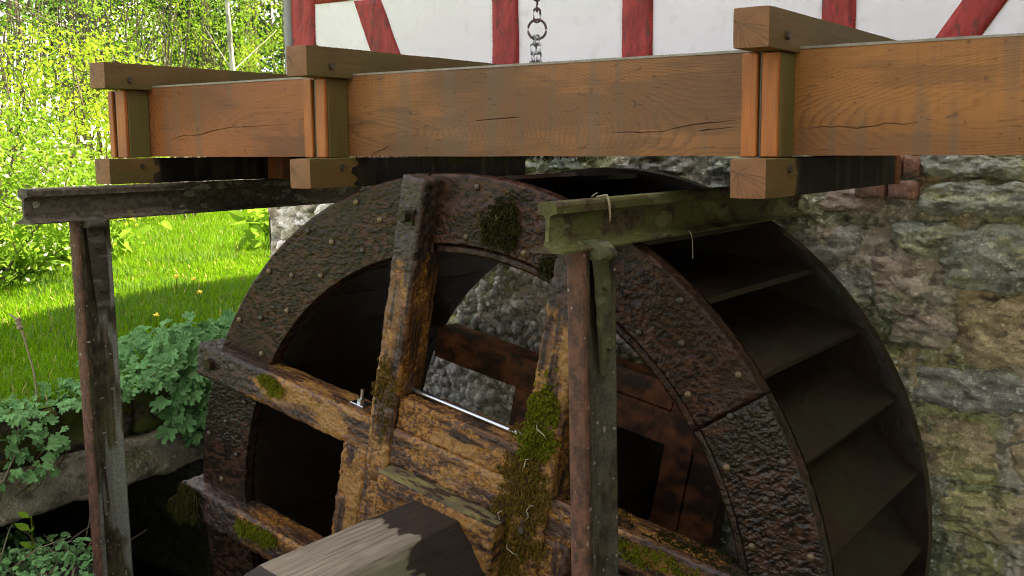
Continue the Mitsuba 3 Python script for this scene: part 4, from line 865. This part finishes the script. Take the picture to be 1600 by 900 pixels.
# ------------------------------------------------------------------ lawn grass
def grass(n, x0, x1, y0, y1, L, keep=None, single=False):
    x, y = rng.uniform(x0, x1, n), rng.uniform(y0, y1, n)
    if keep is not None: k = keep(x, y); x, y = x[k], y[k]
    n = len(x); z = lawn_z(x, y) - 0.005
    ln = L * rng.uniform(0.5, 1.3, n) * (0.6 + 0.8 * meshkit.noise(np.stack([x * 2.2, y * 2.2, 0 * x], 1), 5)); th = rng.uniform(0, 2 * np.pi, n); le = np.abs(rng.normal(0, 0.45, n)) * ln
    w = 0.0028 * (1 + 0.10 * np.hypot(x, y)); s = np.stack([-np.sin(th), np.cos(th), 0 * x], 1) * w[:, None]; r0 = np.stack([x, y, z], 1)
    mid = r0 + np.stack([np.cos(th) * le * .35, np.sin(th) * le * .35, ln * .6], 1); tip = r0 + np.stack([np.cos(th) * le, np.sin(th) * le, ln], 1)
    if single: return trimesh.Trimesh(np.stack([r0 - s, r0 + s, tip], 1).reshape(-1, 3), np.arange(3 * n).reshape(-1, 3), process=False)
    v = np.stack([r0 - s, r0 + s, mid - s * .7, mid + s * .7, tip], 1).reshape(-1, 3)
    return trimesh.Trimesh(v, (np.array([[0, 1, 3], [0, 3, 2], [2, 3, 4]])[None] + 5 * np.arange(n)[:, None, None]).reshape(-1, 3), process=False)
mat('straw', (0.30, 0.24, 0.08), 0.8)
obj('grass', cat([grass(14000, -9.5, -4.65, 2.0, 8.5, 0.10, lambda x, y: meshkit.fbm(np.stack([x, y, 0 * x], -1) * 1.1, 3, 9) > 0.5), grass(20000, -21, -9, 3.5, 18, 0.11, lambda x, y: meshkit.fbm(np.stack([x, y, 0 * x], -1) * 0.6, 3, 9) > 0.5, True)]), 'leaf_mid', kind='stuff', label='taller darker green tufts growing in patches of the lawn', category='grass')
obj('grass', cat([grass(5000, -9.5, -4.65, 2.0, 8.5, 0.07), grass(9000, -21, -9, 3.5, 18, 0.09, None, True)]), 'straw', kind='stuff', label='dry straw coloured blades scattered in the lawn', category='grass')
obj('grass', cat([grass(72000, -9.5, -4.65, 2.0, 8.5, 0.065), grass(150000, -21, -9, 3.5, 18, 0.085, None, True)]), 'grass_blade', kind='stuff', label='short bright grass of the lawn, half in the house shadow', category='grass')
NAMES = ['second dandelion from the left, at the lawn edge beside the lobed leaves', 'third dandelion from the left, standing back in the grass', 'rightmost of the small yellow dandelions beside the lobed leaves', 'leftmost and lowest of the small yellow dandelions beside the lobed leaves']
def flower(k, p, lab):
    t = thing('dandelion', lab, 'flower', 'yellow dandelions at the edge of the lawn')
    obj(t + '__stem', tube([p - [0, 0, 0.09], p], 0.0025, 5), 'moss_bright', True)
    obj(t + '__petal', cat([scatter(BV, BF, p[None], leaf_frames(1, [[0.2, -.3, 1]], 0.25), [0.024]) for _ in range(14)]), 'petal_yellow', kind='stuff')
for k, (x, y) in enumerate(((-6.05, 4.65), (-6.25, 4.95), (-6.0, 4.80), (-5.75, 4.25))):
    flower(k, np.array([x, y, lawn_z(np.array([x]), np.array([y]))[0] + 0.30 - 0.06 * k]), NAMES[k])

# ------------------------------------------------------------------ shrubs and trees beyond the lawn
def crown(n, c, rad, clumps, size, spread, hollow=0.35):
    """leaves in clumps spread through an ellipsoid, with gaps between the clumps"""
    d = rng.normal(size=(clumps, 3)); d /= np.linalg.norm(d, axis=1, keepdims=True)
    cc = np.asarray(c) + d * np.asarray(rad) * (hollow + (1 - hollow) * rng.random((clumps, 1)) ** 0.5); cc[:, 2] = np.maximum(cc[:, 2], -1.15)
    k = rng.integers(0, clumps, n); sp = spread * rng.uniform(0.6, 1.4, (clumps, 1))
    p = cc[k] + rng.normal(size=(n, 3)) * sp[k] * [1.0, 1.0, 0.75]; p[:, 2] = np.maximum(p[:, 2], -1.19)
    return cc, scatter(BV, BF, p, orient(n), size * rng.uniform(0.6, 1.3, n))
def shrub(key, label, cat_, x, y, h, r, n, leaf, size=0.075, stems=16, bark='bark', group=None, trunk_r=0.022, low=0.15, spread=0.16, clumps=110):
    t = thing(key, label, cat_, group); g = -1.22
    cc, fol = crown(n, (x, y, g + h * (low + (1 - low) * 0.5)), (r, r, h * (1 - low) * 0.5), clumps, size, spread)
    P = []
    for k in range(stems):
        e = cc[rng.integers(len(cc))] if k % 3 else np.array([x, y, g + h * 0.95]) + rng.normal(0, r * 0.3, 3) * [1, 1, .1]
        b = np.array([x, y, g]) + rng.normal(0, r * 0.22, 3) * [1, 1, 0]; m_ = (b + e) / 2 + rng.normal(0, 0.12, 3) + [0, 0, 0.12 * h * rng.random()]
        s = np.linspace(0, 1, 7)[:, None]; pts = (1 - s) ** 2 * b + 2 * s * (1 - s) * m_ + s ** 2 * e; pts[1:-1] += rng.normal(0, 0.02, (5, 3))
        P.append(tube(pts, trunk_r * rng.uniform(.6, 1.2) * np.linspace(1, 0.25, 7), 5))
        for q_ in range(3):
            a = pts[rng.integers(2, 6)]; P.append(tube([a, a + rng.normal(0, .2, 3) + [0, 0, .2], a + rng.normal(0, .35, 3) + [0, 0, .45]], [trunk_r * .35, trunk_r * .25, trunk_r * .1], 4, False))
    obj(t + '__stem', cat(P), bark, True)
    obj(t + '__crown', fol, leaf)
    return t, cc
SH = [  # bearing from the yard (degrees from north towards west), distance, height, radius, leaves, leaf, stems, label
    (61.0, 10.6, 1.75, 1.1, 8000, 'leaf_spring', 10, 'white flowering shrub at the left edge of the lawn'),
    (57.0, 12.8, 2.5, 1.05, 8000, 'leaf_yellow', 10, 'low yellow green shrub in front of the bare stems at the left'),
    (59.8, 17.0, 6.0, 1.8, 5200, 'leaf_spring', 34, 'tall loose shrub with many thin stems, leftmost behind the flowering shrub'),
    (56.4, 19.0, 6.2, 1.9, 3000, 'leaf_spring', 70, 'open twiggy shrub with sky showing through its crown'),
    (53.6, 20.0, 7.4, 2.2, 11000, 'leaf_spring', 26, 'bright green shrub behind the left end of the flume'),
    (51.0, 22.0, 8.2, 2.5, 12500, 'leaf_yellow', 24, 'large sunlit yellow green shrub above the flume'),
    (47.9, 23.5, 8.4, 2.5, 12000, 'leaf_spring', 20, 'large bright shrub beside the corner of the house'),
    (63.5, 13.5, 5.2, 1.7, 7000, 'leaf_mid', 20, 'green shrub at the picture edge behind the flowering shrub'),
]
for i, (b, d, h, r, n, lf, stems, lab) in enumerate(SH):
    b = math.radians(b); x, y = -math.sin(b) * d, math.cos(b) * d
    t, cc = shrub('garden_shrub', lab, 'shrub', x, y, h, r, n, lf, 0.052 if i > 1 else 0.052, stems, group=None, low=0.08 if i < 2 else 0.12, spread=0.07 + 0.0055 * d, clumps=170 if i != 3 else 80)
    if i == 0:
        p = cc[rng.integers(0, len(cc), 900)] + rng.normal(0, 0.16, (900, 3)); p[:, 2] = np.maximum(p[:, 2], -1.1)
        obj(t + '__blossom', scatter(BV, BF, p, orient(900), rng.uniform(.03, .06, 900)), 'blossom', kind='stuff')
for (b, d, h, r, n, lab) in ((47.6, 27, 8.6, 2.6, 15000, 'dark evergreen tree beside the house corner far behind'), (52.5, 27, 10, 3.2, 16000, 'tall tree behind the shrubs above the flume'), (57.2, 28, 10, 3.0, 900, 'thin crowned tree far behind the bare stems'), (62, 25, 9, 3.0, 6000, 'tall tree far behind at the left edge')):
    k = lab.startswith('dark'); b = math.radians(b)
    shrub('background_tree', lab, 'tree', -math.sin(b) * d, math.cos(b) * d, h, r, n, 'leaf_dark' if k or d == 27 else 'leaf_mid', 0.13, 7, trunk_r=0.07, low=0.2, spread=0.42, clumps=80)
b = math.radians(49.35); x, y = -math.sin(b) * 19.0, math.cos(b) * 19.0
t = thing('slender_birch', 'slender pale birch trunk standing in front of the green shrubs', 'tree')
s = np.linspace(0, 1, 12); pts = np.stack([x + 0.10 * np.sin(s * 5), y + 0.05 * np.cos(s * 6), -1.25 + 7.0 * s], 1)
P = [tube(pts, 0.055 * (1 - 0.6 * s), 8)]
for k in range(14):
    a = pts[rng.integers(4, 12)]; dd = rng.normal(0, .35, 3); dd[2] = abs(dd[2]) + .3; P.append(tube([a, a + dd * .6, a + dd * 1.6], [0.014, 0.009, 0.003], 5, False))
obj(t + '__trunk', cat(P), 'bark_pale', True)
cc, fol = crown(2600, (x, y, 4.4), (0.9, 0.9, 1.8), 30, 0.06, 0.2); obj(t + '__crown', fol, 'leaf_spring')
for b, d, h, rr, lab in ((-104, 6.6, 9.0, 3.2, 'added tree out of view at the right of the yard, dimming the skylight'), (-150, 9.0, 10.0, 3.4, 'added tree out of view behind the yard on the right, dimming the skylight'), (-78, 8.5, 8.0, 2.4, 'added tree out of view against the right end of the house, dimming the skylight'), (172, 12.0, 10.0, 3.2, 'added tree out of view straight behind the yard, dimming the skylight')):  # trees added outside the view to cut low skylight on the wheel
    b = math.radians(b); x, y = -math.sin(b) * d, math.cos(b) * d
    shrub('added_shade_tree', lab, 'tree', x, y, h, rr, 6500, 'leaf_mid', 0.26, 9, trunk_r=0.12, low=0.12, spread=0.55, clumps=70)
# branch reaching in at the top left, with reddish young leaves at its tip
t = thing('maple_branch', 'overhanging branch with yellow green and reddish young leaves at the top left corner', 'branch')
o = np.array([-8.9, 4.4, 1.35]); st = []
for k in range(7):
    e = o + np.array([0.35 + 0.12 * k, 0.35 + 0.10 * k, 0.25 - 0.13 * k]) * rng.uniform(.6, 1.1); st.append(tube([o + [-.6, -.4, .5], o + (e - o) * .4 + [0, 0, .08], e], [0.012, 0.007, 0.002], 5, False))
obj(t + '__stem', cat(st), 'bark', True)
p = o + np.abs(rng.normal(0, 1, (420, 3))) * [0.22, 0.22, 0.0] + rng.normal(0, 1, (420, 3)) * [0.12, 0.12, 0.16]
obj(t + '__foliage', scatter(LV, LF, p, orient(420), rng.uniform(.05, .09, 420)), 'leaf_yellow', kind='stuff')
p = o + [0.0, 0.0, 0.10] + rng.normal(0, 1, (60, 3)) * [0.10, 0.10, 0.03]
obj(t + '__red_leaves', scatter(LV, LF, p, orient(60), rng.uniform(.05, .08, 60)), 'leaf_red', kind='stuff', label='reddish young leaves')
# broad-leaved plants: by the house corner and in the border
for lab, x, y, rr, n in (('leafy bright perennial beside the stone house corner', -9.6, 8.9, 0.42, 160), ('clump of broad leaves in the border under the flowering shrub', -9.3, 5.35, 0.5, 170), ('second clump of broad leaves in the border, nearer the left post', -10.2, 6.6, 0.5, 150)):
    t = thing('broad_leaf_plant', lab, 'plant', None)
    p = np.stack([x + rng.normal(0, rr * .5, n), y + rng.normal(0, rr * .5, n), -1.17 + rng.uniform(0.05, .55, n)], 1)
    obj(t + '__foliage', scatter(BV, BF, p, leaf_frames(n, np.tile([0.3, -0.3, 0.8], (n, 1)), .5), rng.uniform(.12, .24, n)), 'leaf_spring', kind='stuff')
    obj(t + '__stem', cat([tube([(x, y, -1.22), q_], 0.006, 4, False) for q_ in p[:24]]), 'moss_bright', kind='stuff')
